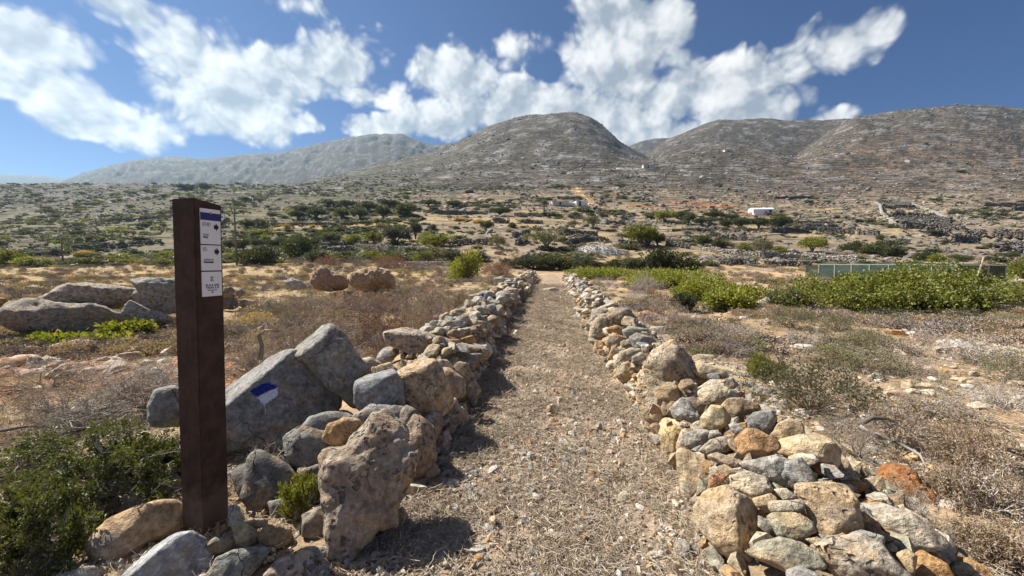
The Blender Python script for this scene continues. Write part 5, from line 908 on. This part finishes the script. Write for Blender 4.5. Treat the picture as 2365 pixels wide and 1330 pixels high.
# far slopes
HB = [mk('bush_shape', crown(70, 7, .34, .22, 700+i, 5), ('leaf_dark', 'leaf_olive', 'leaf_sage', 'leaf_mastic')[i]) for i in range(4)]; HR = [mk('outcrop_shape', rand_rock(2, 120+i, 9, .1), 'hill_rock') for i in range(5)]
x, y, z, r_ = area(27000, -1.5, 1.5, 46, 460, 37, lambda x, y: np.clip(.35+1.1*fbm2(x/(12+.06*y), y/(12+.06*y), 3)-.45*(x/y > .35)*(y > 170)-.42*(x/y > -.2)*(y < 130)-.2-.35*(y > 300)*(x/y > -.3)+.32*(x/y < -.25), .03, 1)); s = np.exp(r_.normal(size=len(x))*.4)*np.interp(y, [46, 150, 900], [.42, .8, 1.6])
pk = np.where(x/y < -.2, r_.choice([0,1,3,2,0,1], len(x)), r_.choice([0,1,2,2,1], len(x)))
gn_scatter('scrub', np.stack([x, y, z-.1*s], 1), np.stack([0*x, 0*x, r_.uniform(0, 6.3, len(x))], 1), np.stack([s, s, s*.6], 1), pk, HB, 'scattered dark scrub over the terraced slopes and hills', 'scrub')
x, y, z, r_ = area(60000, -1.4, 1.4, 50, 800, 38, lambda x, y: np.clip(.5+1.2*fbm2(x/(10+.05*y)+9, y/(10+.05*y), 3)+.3*(x/y > .2)-.5*(y < 110), .02, 1)); s = np.exp(r_.normal(size=len(x))*.5)*np.interp(y, [50, 150, 500, 1000], [.18, .3, .55, .9])
gn_scatter('outcrops', np.stack([x, y, z+.05*s], 1), np.stack([r_.normal(size=len(x))*.3, r_.normal(size=len(x))*.3, r_.uniform(0, 6.3, len(x))], 1), np.stack([s*1.7, s, s*.7], 1), r_.integers(0, 5, len(x)), HR, 'limestone boulders and outcrops strewn over the hillsides', 'rocks')
# ------------------------------------------------------------------ trail post
pb = hit(470, 1240, ground_z, .8); post_at = np.array([pb[0], pb[1], 0.])
W_ = .15; e1 = np.array([.2316, .9728, 0]); e2 = np.array([-.9728, .2316, 0])     # along the sign face, along the other visible face
POST = thing('trail_post', 'dark rust brown steel trail post with a white sign plate', 'post', (post_at[0], post_at[1], -.05), 0)
POST.rotation_euler = (0, R(1.75), 0)
def pp(a, b, z): return Vector(e1*a+e2*b+np.array([0,0,z]))
HT = 1.87
bm = bmesh.new(); ring = lambda z, dz=0: [bm.verts.new(pp(a, b, z+dzz)) for (a, b), dzz in zip(((0,0),(W_,0),(W_,W_),(0,W_)), dz or (0,)*4)]
lo = ring(-.2); hi = ring(HT, (.004, -.016, -.012, 0.))
for k in range(4): bm.faces.new((lo[k], lo[(k+1) % 4], hi[(k+1) % 4], hi[k]))
bm.faces.new(hi); bm.faces.new(lo[::-1]); bmesh.ops.recalc_face_normals(bm, faces=bm.faces[:])
bmesh.ops.bevel(bm, geom=[e for e in bm.edges], offset=.004, segments=2, affect='EDGES')
me = bpy.data.meshes.new('steel_body'); bm.to_mesh(me); bm.free(); me.materials.append(MATS['corten']); link('steel_body', me, POST)
# sign face frame: x along e1, z up, outward normal = -e2
def face_obj(name, me, par, a, z, off, mat_par=POST):
    o = link(name, me, par); M = Matrix(((e1[0], e2[0], 0), (e1[1], e2[1], 0), (e1[2], e2[2], 1))).to_4x4(); o.matrix_local = Matrix.Translation(pp(a, -off, z)) @ M; return o
def plate(name, a0, z0, a1, z1, off, th, mat, par=POST):
    return face_obj(name, MB().prism([(0,0),(a1-a0,0),(a1-a0,z1-z0),(0,z1-z0)], th).mesh(name, mat), par, a0, z0, off)
def ztop(px_y): return EYE+(600-px_y)/F*post_at[1]*1.03+.05
Z = {k: ztop(v) for k, v in dict(top=483, b1=492, b2=509, d1=563.5, d1b=566, d2=624, d2b=627, bot=684).items()}
A0, A1 = .028, .138
P1 = plate('sign_plate', A0, Z['d1'], A1, Z['top'], 0, .004, 'sign_white'); P2 = plate('sign_plate', A0, Z['d2'], A1, Z['d1b'], 0, .004, 'sign_white'); P3 = plate('sign_plate', A0, Z['bot'], A1, Z['d2b'], 0, .004, 'sign_white')
bpy.context.view_layer.update()
def on(par, name, me, dx, z):
    """sub-part on a plate, dx and z measured on the post's face"""
    o = link(name, me, par); base = par.matrix_local.inverted(); M = Matrix(((e1[0], e2[0], 0), (e1[1], e2[1], 0), (e1[2], e2[2], 1))).to_4x4()
    o.matrix_local = base @ (Matrix.Translation(pp(dx, -.0042, z)) @ M); return o
def text_mesh(body, size, mat, bold=0.):
    cu = bpy.data.curves.new('lettering', 'FONT'); cu.body = body; cu.size = size; cu.offset = bold; cu.extrude = .0006; o = bpy.data.objects.new('t', cu); C.objects.link(o)
    dg = bpy.context.evaluated_depsgraph_get(); me = bpy.data.meshes.new_from_object(o.evaluated_get(dg)); bpy.data.objects.remove(o)
    v = np.array([(x.co.x, -x.co.z-.0006, x.co.y) for x in me.vertices]); me.vertices.foreach_set('co', v.astype(np.float32).ravel()); me.materials.clear(); me.materials.append(MATS[mat]); me.update(); return me
on(P1, 'blue_stripe', MB().prism([(0,0),(A1-A0,0),(A1-A0,Z['b1']-Z['b2']),(0,Z['b1']-Z['b2'])], .0012).mesh('blue_stripe', 'sign_blue'), A0, Z['b2'])
def ringm(r, w):
    b_ = bmesh.new(); n = 24; o_ = [b_.verts.new((r*math.cos(k*2*math.pi/n), -.0012, r*math.sin(k*2*math.pi/n))) for k in range(n)]; i_ = [b_.verts.new(((r-w)*math.cos(k*2*math.pi/n), -.0012, (r-w)*math.sin(k*2*math.pi/n))) for k in range(n)]
    for k in range(n): b_.faces.new((o_[k], o_[(k+1) % n], i_[(k+1) % n], i_[k]))
    me = bpy.data.meshes.new('number_ring'); b_.to_mesh(me); b_.free(); me.materials.append(MATS['ink']); return me
arrow = [(-.012,-.0115),(0,-.0115),(0,-.021),(.016,0),(0,.021),(0,.0115),(-.012,.0115)]
for Pt, zt, nums, g1_, g2_ in ((P1, Z['b2'], '13', 'ΠΟΛΙ', 'POLI'), (P2, Z['d1b'], '1', 'ΠΑΝΑΓΙΑ', 'PANAGIA')):
    for i, n_ in enumerate(nums):
        on(Pt, 'number_ring', ringm(.0105, .0018), A0+.019+i*.0235, zt-.022); on(Pt, 'lettering', text_mesh(n_, .014, 'ink', .0004), A0+.0155+i*.0235-(.002 if n_ == '3' else 0), zt-.027)
    on(Pt, 'arrow', MB().prism(arrow, .0012).mesh('arrow', 'ink'), A1-.026, zt-.034)
    on(Pt, 'lettering', text_mesh(g1_, .0125, 'ink_soft'), A0+.012, zt-.083); on(Pt, 'lettering', text_mesh(g2_, .0125, 'ink', .0006), A0+.012, zt-.096)
kz = Z['d2b']
for (cx_, cy_) in ((0,0),(0,1),(0,3),(0,4),(1,2),(1,0),(2,3),(2,1),(3,4),(3,0),(1,4)): on(P3, 'emblem', MB().prism([(0,0),(.0042,0),(.0042,.0042),(0,.0042)], .0012).mesh('emblem', 'ink_soft'), A0+.046+cx_*.0048, kz-.052+cy_*.0052)
for k, ch in enumerate('KASOS'): on(P3, 'lettering', text_mesh(ch, .0145, 'ink', .0006), A0+.020+k*.0158, kz-.078)
for k, ch in enumerate('TRAILS'): on(P3, 'lettering', text_mesh(ch, .0145, 'ink', .0006), A0+.020+k*.0126, kz-.0915)
on(P3, 'lettering', text_mesh('ΜΟΝΟΠΑΤΙΑ ΚΑΣΟΥ', .0055, 'ink_soft'), A0+.028, kz-.103)
scr = lambda: MB().tube([(0,.001,0),(0,-.003,0)], .0055, 12).mesh('screw', 'screw_steel')
on(P1, 'screw', scr(), (A0+A1)/2, Z['b1']-.001); on(P3, 'screw', scr(), (A0+A1)/2, Z['bot']+.022)
# small white loop lying on the path
p_ = hit(1197, 866, ground_z); b_ = MB(); pts = [(-.035,-.012,.01),(.035,-.014,.01),(.037,.012,.012),(-.034,.014,.012)]
for q0, q1 in zip(pts, pts[1:]+pts[:1]): b_.tube([q0, q1], .0045, 6)
tag(link('buckle', b_.mesh('buckle', 'litter_white', True), None, (p_[0], p_[1], p_[2]+.012), (0,0,.1)), 'small white rectangular buckle dropped on the path', 'buckle')

# ------------------------------------------------------------------ terrace walls and banks of the middle distance
WST = [rand_rock(1, 150+i, 7, .06) for i in range(4)]
WALLP = {'w5': (1765,400,3.94), 'wc': (1000,400,3.94), 'w4': (1500,400,3.94), 'wl': (0,300,2.956), 'w2': (500,400,3.94)}
for nm_, cols in (('wall_stone_shaded', [(.12,.115,.108), (.16,.15,.135), (.09,.087,.083), (.19,.17,.145)]), ('wall_stone_pale', [(.36,.335,.295), (.30,.285,.26), (.42,.39,.34), (.27,.24,.2)])):  # darker set has the shade of the walls' near faces put into its colour
    m, t, b, o = new_mat(nm_, .95); t.set(b.inputs['Base Color'], ramp(t, t.node('ShaderNodeNewGeometry').outputs['Random Per Island'], cols))
_w = [0]
def field_wall(crop, pts, h_m, label, group=None, mat='wall_stone_shaded', size=.3, wide=.6):
    _w[0] += 1; r_ = np.random.default_rng(800+_w[0]); ox, oy, s_ = WALLP[crop]; q = [hit(ox+a/s_, oy+b/s_+1.5, ground_z) for a, b in pts]
    c0 = q[0]; V=[]; Fc=[]; k = 0
    for a, b in zip(q, q[1:]):
        L = np.linalg.norm((b-a)[:2]); st = size*1.05; n = max(int(L/st), 1)
        if n*int(h_m/(size*.75)+1) > 900: st = L/ (900/int(h_m/(size*.75)+1)); n = int(L/st)
        for i in range(n):
            for j in range(int(h_m/(size*.75)+1)):
                for side in (-1, 1):
                    f_ = (i+r_.random()*.8)/n; p_ = a+(b-a)*f_; nrm = np.array([-(b-a)[1], (b-a)[0]])/max(L, 1e-6); hx = h_m*(.8+.3*noise2(np.array([p_[0]*.4]), np.array([p_[1]*.4]))[0])
                    zz = j*size*.75
                    if zz > hx: continue
                    xy = p_[:2]+nrm*side*wide*.32*(1-.4*zz/h_m); sz = max(size, st*.8)*r_.uniform(.5, .8); v0, f0 = WST[int(r_.integers(4))]
                    R_ = np.array(Euler((r_.uniform(-.4,.4), r_.uniform(-.4,.4), r_.uniform(0,6.3))).to_matrix()); zg = float(np.interp(f_, [0,1], [a[2], b[2]]))
                    V.append((v0*np.array([1.25,1,.75])*sz)@R_.T+np.array([xy[0], xy[1], zg+zz+.05])-c0); Fc.append(f0+k); k += len(v0)
    if not V: return
    o = link('field_wall', mesh_np('field_wall', np.concatenate(V), np.concatenate(Fc), mat, False), None, c0); LL = np.linalg.norm((q[-1]-q[0])[:2]); tag(o, (('short ' if LL < 14 else 'long ' if LL > 26 else 'medium length ') if group else '')+label, 'wall', group, 'thing')
TW = 'dark terrace wall in the stepped plots right of the chapel'; GW = 'terrace walls right of the chapel'
for pts in ([(1030,260),(1170,265),(1330,295)], [(1070,312),(1380,315)], [(1150,387),(1560,402)], [(1180,427),(1710,442)], [(1240,466),(1660,472)], [(1240,492),(1500,502),(1840,518)], [(1460,548),(1700,557)], [(1820,568),(2030,577)], [(2070,572),(2365,582)], [(1710,632),(1950,632)], [(2090,667),(2365,682)], [(2070,722),(2365,735)], [(1990,292),(2365,297)], [(2260,330),(2365,335)]):
    field_wall('w5', pts, 2.0, TW, GW, size=.5, wide=.9)
for pts in ([(270,462),(640,472)], [(300,497),(670,502)], [(60,537),(400,532)], [(490,532),(830,542)], [(850,550),(1050,570)], [(100,228),(460,222)]): field_wall('w5', pts, 1.7, 'dark terrace wall just below the white chapel', 'terrace walls below the chapel', size=.4)
field_wall('w5', [(1000,265),(1050,290),(1070,370),(1140,430),(1200,490)], 1.2, 'pale boundary wall climbing the side of the stepped plots', None, 'wall_stone_pale', .4); field_wall('w5', [(1340,280),(1540,350),(1660,410)], 1.0, 'pale boundary wall on the upper side of the stepped plots', None, 'wall_stone_pale', .4)
for pts, lb in (([(550,447),(700,452)], 'short dark wall left of the small dark bushes'), ([(830,452),(1000,457)], 'short dark wall right of the small dark bushes'), ([(1500,372),(1840,377)], 'long dark wall at the lower edge of the red soil'), ([(1570,452),(1750,462)], 'dark wall by the corner of the pale lane wall'), ([(730,582),(880,545)], 'tumbled dark wall behind the thin fig tree'), ([(1130,552),(1500,562)], 'dark wall behind the gravel mound'), ([(760,652),(850,605)], 'dark stub of wall beside the leafy fig tree'), ([(1240,642),(1420,610),(1600,625)], 'dark curved wall along the back of the gravel mound'), ([(1690,642),(1850,662),(1980,652)], 'dark wall in the shade of the green tree'), ([(2120,652),(2340,685)], 'dark rubble wall right of the green tree'), ([(740,380),(1100,380)], 'low brown wall under the palm'), ([(160,660),(330,640),(540,650)], 'loose stone bank left of the thin fig tree'), ([(680,250),(1350,220)], 'long dark wall behind the white farm house'), ([(0,360),(500,370)], 'grey wall along the foot of the yellow field'), ([(230,310),(1000,300)], 'grey terrace wall below the palm tree')): field_wall('wc', pts, 1.2, lb, size=.36, wide=.8)
field_wall('wc', [(1430,290),(1450,340),(1500,400),(1570,460)], 1.0, 'pale lane wall running down from the farm house', None, 'wall_stone_pale', .36)
field_wall('w4', [(470,695),(700,725),(950,750),(1200,770),(1500,778),(1900,805)], .85, 'long pale tumbled stone wall between the dry field and the trees', None, 'wall_stone_pale', .3, 1.1)
field_wall('w4', [(670,825),(830,815),(990,850)], .75, 'dark heap of a ruined wall in the dry field', size=.26, wide=1.); field_wall('w4', [(1050,840),(1200,835),(1480,845)], .7, 'dark ruined wall leading to the net pen', size=.26, wide=.9)
for pts, lb in (([(200,525),(600,525)], 'dark terrace wall below the dark grove'), ([(620,590),(890,610)], 'dark wall stub behind the long pale wall')): field_wall('w4', pts, .9, lb, size=.34)
for pts, lb in (([(860,622),(1000,605),(1140,595)], 'grey terrace wall beside the top of the trail post'), ([(170,872),(420,852)], 'dark wall by the further utility pole'), ([(500,825),(820,795),(1110,765)], 'dark field wall crossing the slope behind the post')): field_wall('wl', pts, 1.2, lb, size=.45)
for pts, lb in (([(470,472),(850,468),(1400,458)], 'long grey terrace wall above the golden field'), ([(900,652),(1030,662)], 'short dark wall behind the dark green bush'), ([(1050,655),(1380,640)], 'grey bank wall left of the spreading olive tree'), ([(930,705),(1250,705)], 'low grey wall in front of the bank'), ([(1880,350),(2365,360)], 'grey wall next to the largest evergreen')): field_wall('w2', pts, .95, lb, size=.36)
field_wall('w2', [(1280,675),(1500,678),(1900,700),(2120,712)], .7, 'pale rubble bank under the spreading olive tree', None, 'wall_stone_pale', .28, 1.4); field_wall('w2', [(1700,835),(2160,835)], .5, 'pale heap of stones before the bright upright shrub', None, 'wall_stone_pale', .22, 1.2)
# gravel mound
p_ = hit(1385, 588, ground_z); k = p_[1]/F; r_ = np.random.default_rng(9); n = 46; th = np.linspace(0, 2*math.pi, n, endpoint=False); V = [(0,0,1.)]; rings = 12
for i in range(1, rings+1):
    for t_ in th: V.append((math.cos(t_)*i/rings, math.sin(t_)*i/rings, (1-(i/rings)**2)))
V = np.array(V)*np.array([78*k, 50*k, 26*k]); V[:,2] += fbm2(V[:,0]*2, V[:,1]*2, 3)*.12-.1; Fq = [np.array([(0, 1+j, 1+(j+1) % n) for j in range(n)]), np.array([(1+(i-1)*n+j, 1+i*n+j, 1+i*n+(j+1) % n, 1+(i-1)*n+(j+1) % n) for i in range(1, rings) for j in range(n)])]
GM = thing('gravel_mound', 'low grey mound of gravel before the curved dark wall', 'mound', (p_[0], p_[1]+40*k, p_[2])); link('heap', mesh_np('heap', V, Fq, 'concrete', True), GM)
pts = r_.uniform(-1, 1, (1800, 2)); pts = pts[np.hypot(pts[:,0], pts[:,1]) < .98]; V2=[]; F2=[]
for i, (a, b) in enumerate(pts): v0, f0 = WST[i % 4]; s = r_.uniform(.06, .13); V2.append(v0*s+np.array([a*78*k, b*50*k, (1-a*a-b*b)*26*k-.08])); F2.append(f0+i*len(v0))
o = link('gravel', mesh_np('gravel', np.concatenate(V2), np.concatenate(F2), 'wall_stone_pale', False), GM); o['kind'] = 'stuff'
# ------------------------------------------------------------------ utility poles
def pole(px, py, top, label, r=.11):
    b_ = hit(px, py, ground_z); h_ = (py-top)/F*b_[1]; T_ = thing('utility_pole', label, 'pole', b_)
    link('pole', MB().tube([(0,0,-.3),(.02,0,h_*.5),(0,0,h_)], [r, r*.85, r*.7], 10).mesh('pole', 'pole_wood', True), T_)
    for dz, sx in ((.25, .1), (.45, -.1)): link('insulator', MB().tube([(sx, 0, h_-dz), (sx*1.6, 0, h_-dz), (sx*1.6, 0, h_-dz+.12)], .035, 8).mesh('insulator', 'white_paint'), T_)
pole(547, 614, 478, 'tall wooden utility pole standing just behind the trail post'); pole(146, 613, 543, 'shorter utility pole at the far edge of the stubble field', .10)
# ------------------------------------------------------------------ white chapel
def building(px, py, w, h, d_m, rz, label, name, vault=0., wall='white_wash', cat='building'):
    b_ = hit(px, py, ground_z); k = b_[1]/F; W2 = w*k/2; H = h*k
    T_ = thing(name, label, cat, (b_[0], b_[1]+d_m/2, b_[2]-.3), rz); return T_, W2, H+.3, d_m/2, k
T_, w2, H, d2, k = building(1765, 497, 43, 17, 4.2, R(-8), 'small whitewashed chapel with a rounded roof on the slope', 'chapel', cat='chapel')
link('wall', MB().box((-w2,-d2,-.6), (w2,d2,H*.78), .05).mesh('wall', 'white_wash'), T_)
b_ = MB(); n = 14; bm = b_.bm; L_ = [bm.verts.new((-w2-.08, math.cos(a)*(d2+.08), H*.76+math.sin(a)*H*.3)) for a in np.linspace(0, math.pi, n)]; R_ = [bm.verts.new((w2+.08, math.cos(a)*(d2+.08), H*.76+math.sin(a)*H*.3)) for a in np.linspace(0, math.pi, n)]
for i in range(n-1): bm.faces.new((L_[i], L_[i+1], R_[i+1], R_[i]))
bm.faces.new(L_); bm.faces.new(R_[::-1]); bm.faces.new((L_[0], R_[0], R_[-1], L_[-1])); link('roof', b_.mesh('roof', 'white_wash'), T_)
b_ = MB(); b_.tube([(-w2-.1,0,-.6), (-w2-.1,0,H*.62)], 1.1, 14); link('apse', b_.mesh('apse', 'white_wash', False), T_)
dr = link('door', MB().box((w2*.55,-d2-.05,.3), (w2*.55+.8,-d2+.1,2.2)).mesh('door', 'door_blue'), T_); link('door_frame', MB().box((w2*.55-.1,-d2-.03,.3), (w2*.55,-d2+.1,2.3)).box((w2*.55+.8,-d2-.03,.3), (w2*.55+.9,-d2+.1,2.3)).mesh('door_frame', 'white_paint'), dr)
link('window', MB().box((w2*.15,-d2-.04,1.1), (w2*.15+.5,-d2+.1,1.75)).mesh('window', 'door_blue'), T_)
# white farm house: two low blocks joined by a yard wall
T_, w2, H, d2, k = building(1315, 476, 80, 10, 5., R(4), 'low whitewashed farm house with an earth coloured wing', 'farm_house', cat='house')
link('wall', MB().box((-w2,-d2,-.6), (-w2*.1,d2,H*.95), .04).mesh('wall', 'plaster'), T_); link('wall', MB().box((w2*.35,-d2-.6,-.6), (w2,d2,H*1.05), .04).mesh('wall', 'white_wash'), T_); link('wall', MB().box((-w2*.1+.01,-d2+.3,-.6), (w2*.35-.01,d2-.4,H*.8)).mesh('wall', 'plaster'), T_)
link('roof', MB().box((-w2-.1,-d2-.1,H*.95), (-w2*.1,d2+.1,H*.95+.2)).mesh('roof', 'concrete'), T_); link('roof', MB().box((w2*.35-.1,-d2-.7,H*1.05), (w2+.1,d2+.1,H*1.05+.2)).mesh('roof', 'white_wash'), T_)
link('gable', MB().prism([(-w2-1.6,0),(-w2,0),(-w2,H*.7),(-w2-.8,H*.75)], 1.5).mesh('gable', 'white_wash'), T_); link('door', MB().box((w2*.5,-d2-.66,.3), (w2*.5+.9,-d2-.5,2.2)).mesh('door', 'door_blue'), T_); link('window', MB().box((-w2*.6,-d2-.05,1.), (-w2*.6+.8,-d2+.1,1.9)).mesh('window', 'door_blue'), T_)
for px_, py_, w_, h_, lb in ((1497,387,22,7,'small flat roofed stone hut in the valley between the hills'), (1682,350,16,5,'ruined stone hut on the spur of the hill'), (925,368,14,5,'tiny pale hut on the left shoulder of the domed hill')):
    b_ = hit(px_, py_, ground_z); k = b_[1]/F; T_ = thing('stone_hut', lb, 'hut', (b_[0], b_[1]+2, b_[2]-.5)); w2 = w_*k/2; hh = h_*k
    link('wall', MB().box((-w2,-2.5,-1), (w2,2.5,hh), .1).mesh('wall', 'plaster'), T_); link('roof', MB().box((-w2*1.05,-2.7,hh), (w2*1.05,2.7,hh+.4)).mesh('roof', 'concrete'), T_); link('door', MB().box((-.5,-2.6,0), (.6,-2.4,hh*.7)).mesh('door', 'door_blue'), T_)
# palm
b_ = hit(1256, 488, ground_z); k = b_[1]/F; T_ = thing('palm_tree', 'single palm tree in front of the white farm house', 'tree', b_); hh = 26*k
link('trunk', MB().tube([(0,0,-.3),(.1,0,hh*.4),(0,0,hh*.72)], [.28,.22,.24], 8).mesh('trunk', 'bark'), T_); r_ = np.random.default_rng(2); P0=[]; AX=[]; 
for i in range(46):
    a = r_.uniform(0, 6.28); el = r_.uniform(-.7, 1.2); d = np.array([math.cos(a)*math.cos(el), math.sin(a)*math.cos(el), math.sin(el)])
    for j in range(9): P0.append(np.array([0,0,hh*.74])+d*hh*.045*j+[0,0,-.012*j*j*hh*.06]); AX.append(d+r_.normal(size=3)*.6)
link('crown', mk('crown', leaves(np.array(P0), np.array(AX), hh*.14, hh*.035, r_), 'leaf_dark'), T_)
# ------------------------------------------------------------------ green net pen
A_ = hit(1890, 648, ground_z); B_ = hit(2205, 660, ground_z); Cc = hit(2320, 661, ground_z)
H_ = 1.18; PEN = thing('net_pen', 'long low pen covered with green shade netting on pale poles', 'pen', B_)
def v3(p_, z): return Vector((p_[0]-B_[0], p_[1]-B_[1], p_[2]-B_[2]+z))
def sheet(name, quad, mat, nx=14, ny=4, sag=.04):
    r_ = np.random.default_rng(len(name)+nx); a, b, c_, d = [np.array(q) for q in quad]; V=[]
    for j in range(ny+1):
        for i in range(nx+1):
            u, v_ = i/nx, j/ny; p_ = a*(1-u)*(1-v_)+b*u*(1-v_)+c_*u*v_+d*(1-u)*v_; V.append(p_+np.array([0,0,-sag*math.sin(math.pi*((u*4) % 1))*(1 if j else .3)])+r_.normal(size=3)*.008)
    q = np.array([(j*(nx+1)+i, j*(nx+1)+i+1, (j+1)*(nx+1)+i+1, (j+1)*(nx+1)+i) for j in range(ny) for i in range(nx)]); return link(name, mesh_np(name, np.array(V), q, mat, True), PEN)
back = np.array([2.2, 4.2, 0]); N_ = 7; line = [A_+(B_-A_)*i/N_ for i in range(N_+1)]
for i in range(N_):
    sheet('net_panel', (v3(line[i], 0.), v3(line[i+1], 0.), v3(line[i+1], H_), v3(line[i], H_)), 'shade_net', 6, 3, .02)
sheet('net_panel', (v3(B_, 0.), v3(Cc, 0.), v3(Cc, H_), v3(B_, H_)), 'dark_net', 10, 3, .02); sheet('net_panel', (v3(A_+back, 0.), v3(Cc+back, 0.), v3(Cc+back, H_), v3(A_+back, H_)), 'shade_net', 20, 3, .02); sheet('net_panel', (v3(Cc, 0.), v3(Cc+back, 0.), v3(Cc+back, H_), v3(Cc, H_)), 'dark_net', 6, 3, .02)
sheet('net_roof', (v3(A_, H_+.03), v3(B_, H_+.03), v3(B_+back, H_+.12), v3(A_+back, H_+.12)), 'shade_net', 20, 4, .06); sheet('net_roof', (v3(B_, H_+.03), v3(Cc, H_+.03), v3(Cc+back, H_+.12), v3(B_+back, H_+.12)), 'shade_net', 8, 4, .06)
for q_ in line+[Cc, (B_*.35+Cc*.65), Cc+back, B_+back]: link('post', MB().tube([v3(q_, -.2), v3(q_, H_+.06)], .035, 7).mesh('post', 'net_pole'), PEN)
for q0, q1 in ((A_, B_), (B_, Cc)): link('rail', MB().tube([v3(q0, H_+.02), v3(q1, H_+.02)], .022, 6).mesh('rail', 'net_pole'), PEN)
d = ray(2258, 655); q0 = hit(2250, 662, ground_z); q1 = q0+np.array([.45, .05, 1.65]); tag(link('wooden_pole', MB().tube([(0,0,-.05), tuple(q1-q0)], .04, 7).mesh('wooden_pole', 'weathered_wood'), None, q0), 'pale wooden pole leaning against the dark end of the pen', 'pole')
q_ = hit(2238, 655, ground_z); tag(link('crate', MB().box((-.35,1.2,0), (.35,1.7,.28)).box((-.35,1.21,.30), (.35,1.69,.58)).box((-.33,1.22,.60), (.33,1.68,.86)).mesh('crate', 'crate_wood'), None, q_), 'orange brown stacked crate inside the dark end of the pen', 'crate')
# ------------------------------------------------------------------ haze: the air between here and the far hills
hz = MB().box((-6200, -80, -3), (6200, 3520, 730)).mesh('haze', 'white_paint'); hz.materials.clear()
hm = bpy.data.materials.new('haze_air'); hm.use_nodes = True; ht = NT(hm.node_tree); ht.n.clear()
hv = ht.node('ShaderNodeVolumePrincipled', {'Color': (.52, .77, 1., 1), 'Density': .00011, 'Anisotropy': .35})
ht.l.new(hv.outputs[0], ht.node('ShaderNodeOutputMaterial').inputs['Volume']); hz.materials.append(hm)
tag(link('haze', hz), 'thin bluish haze lying over the far hills', 'haze', kind='stuff')
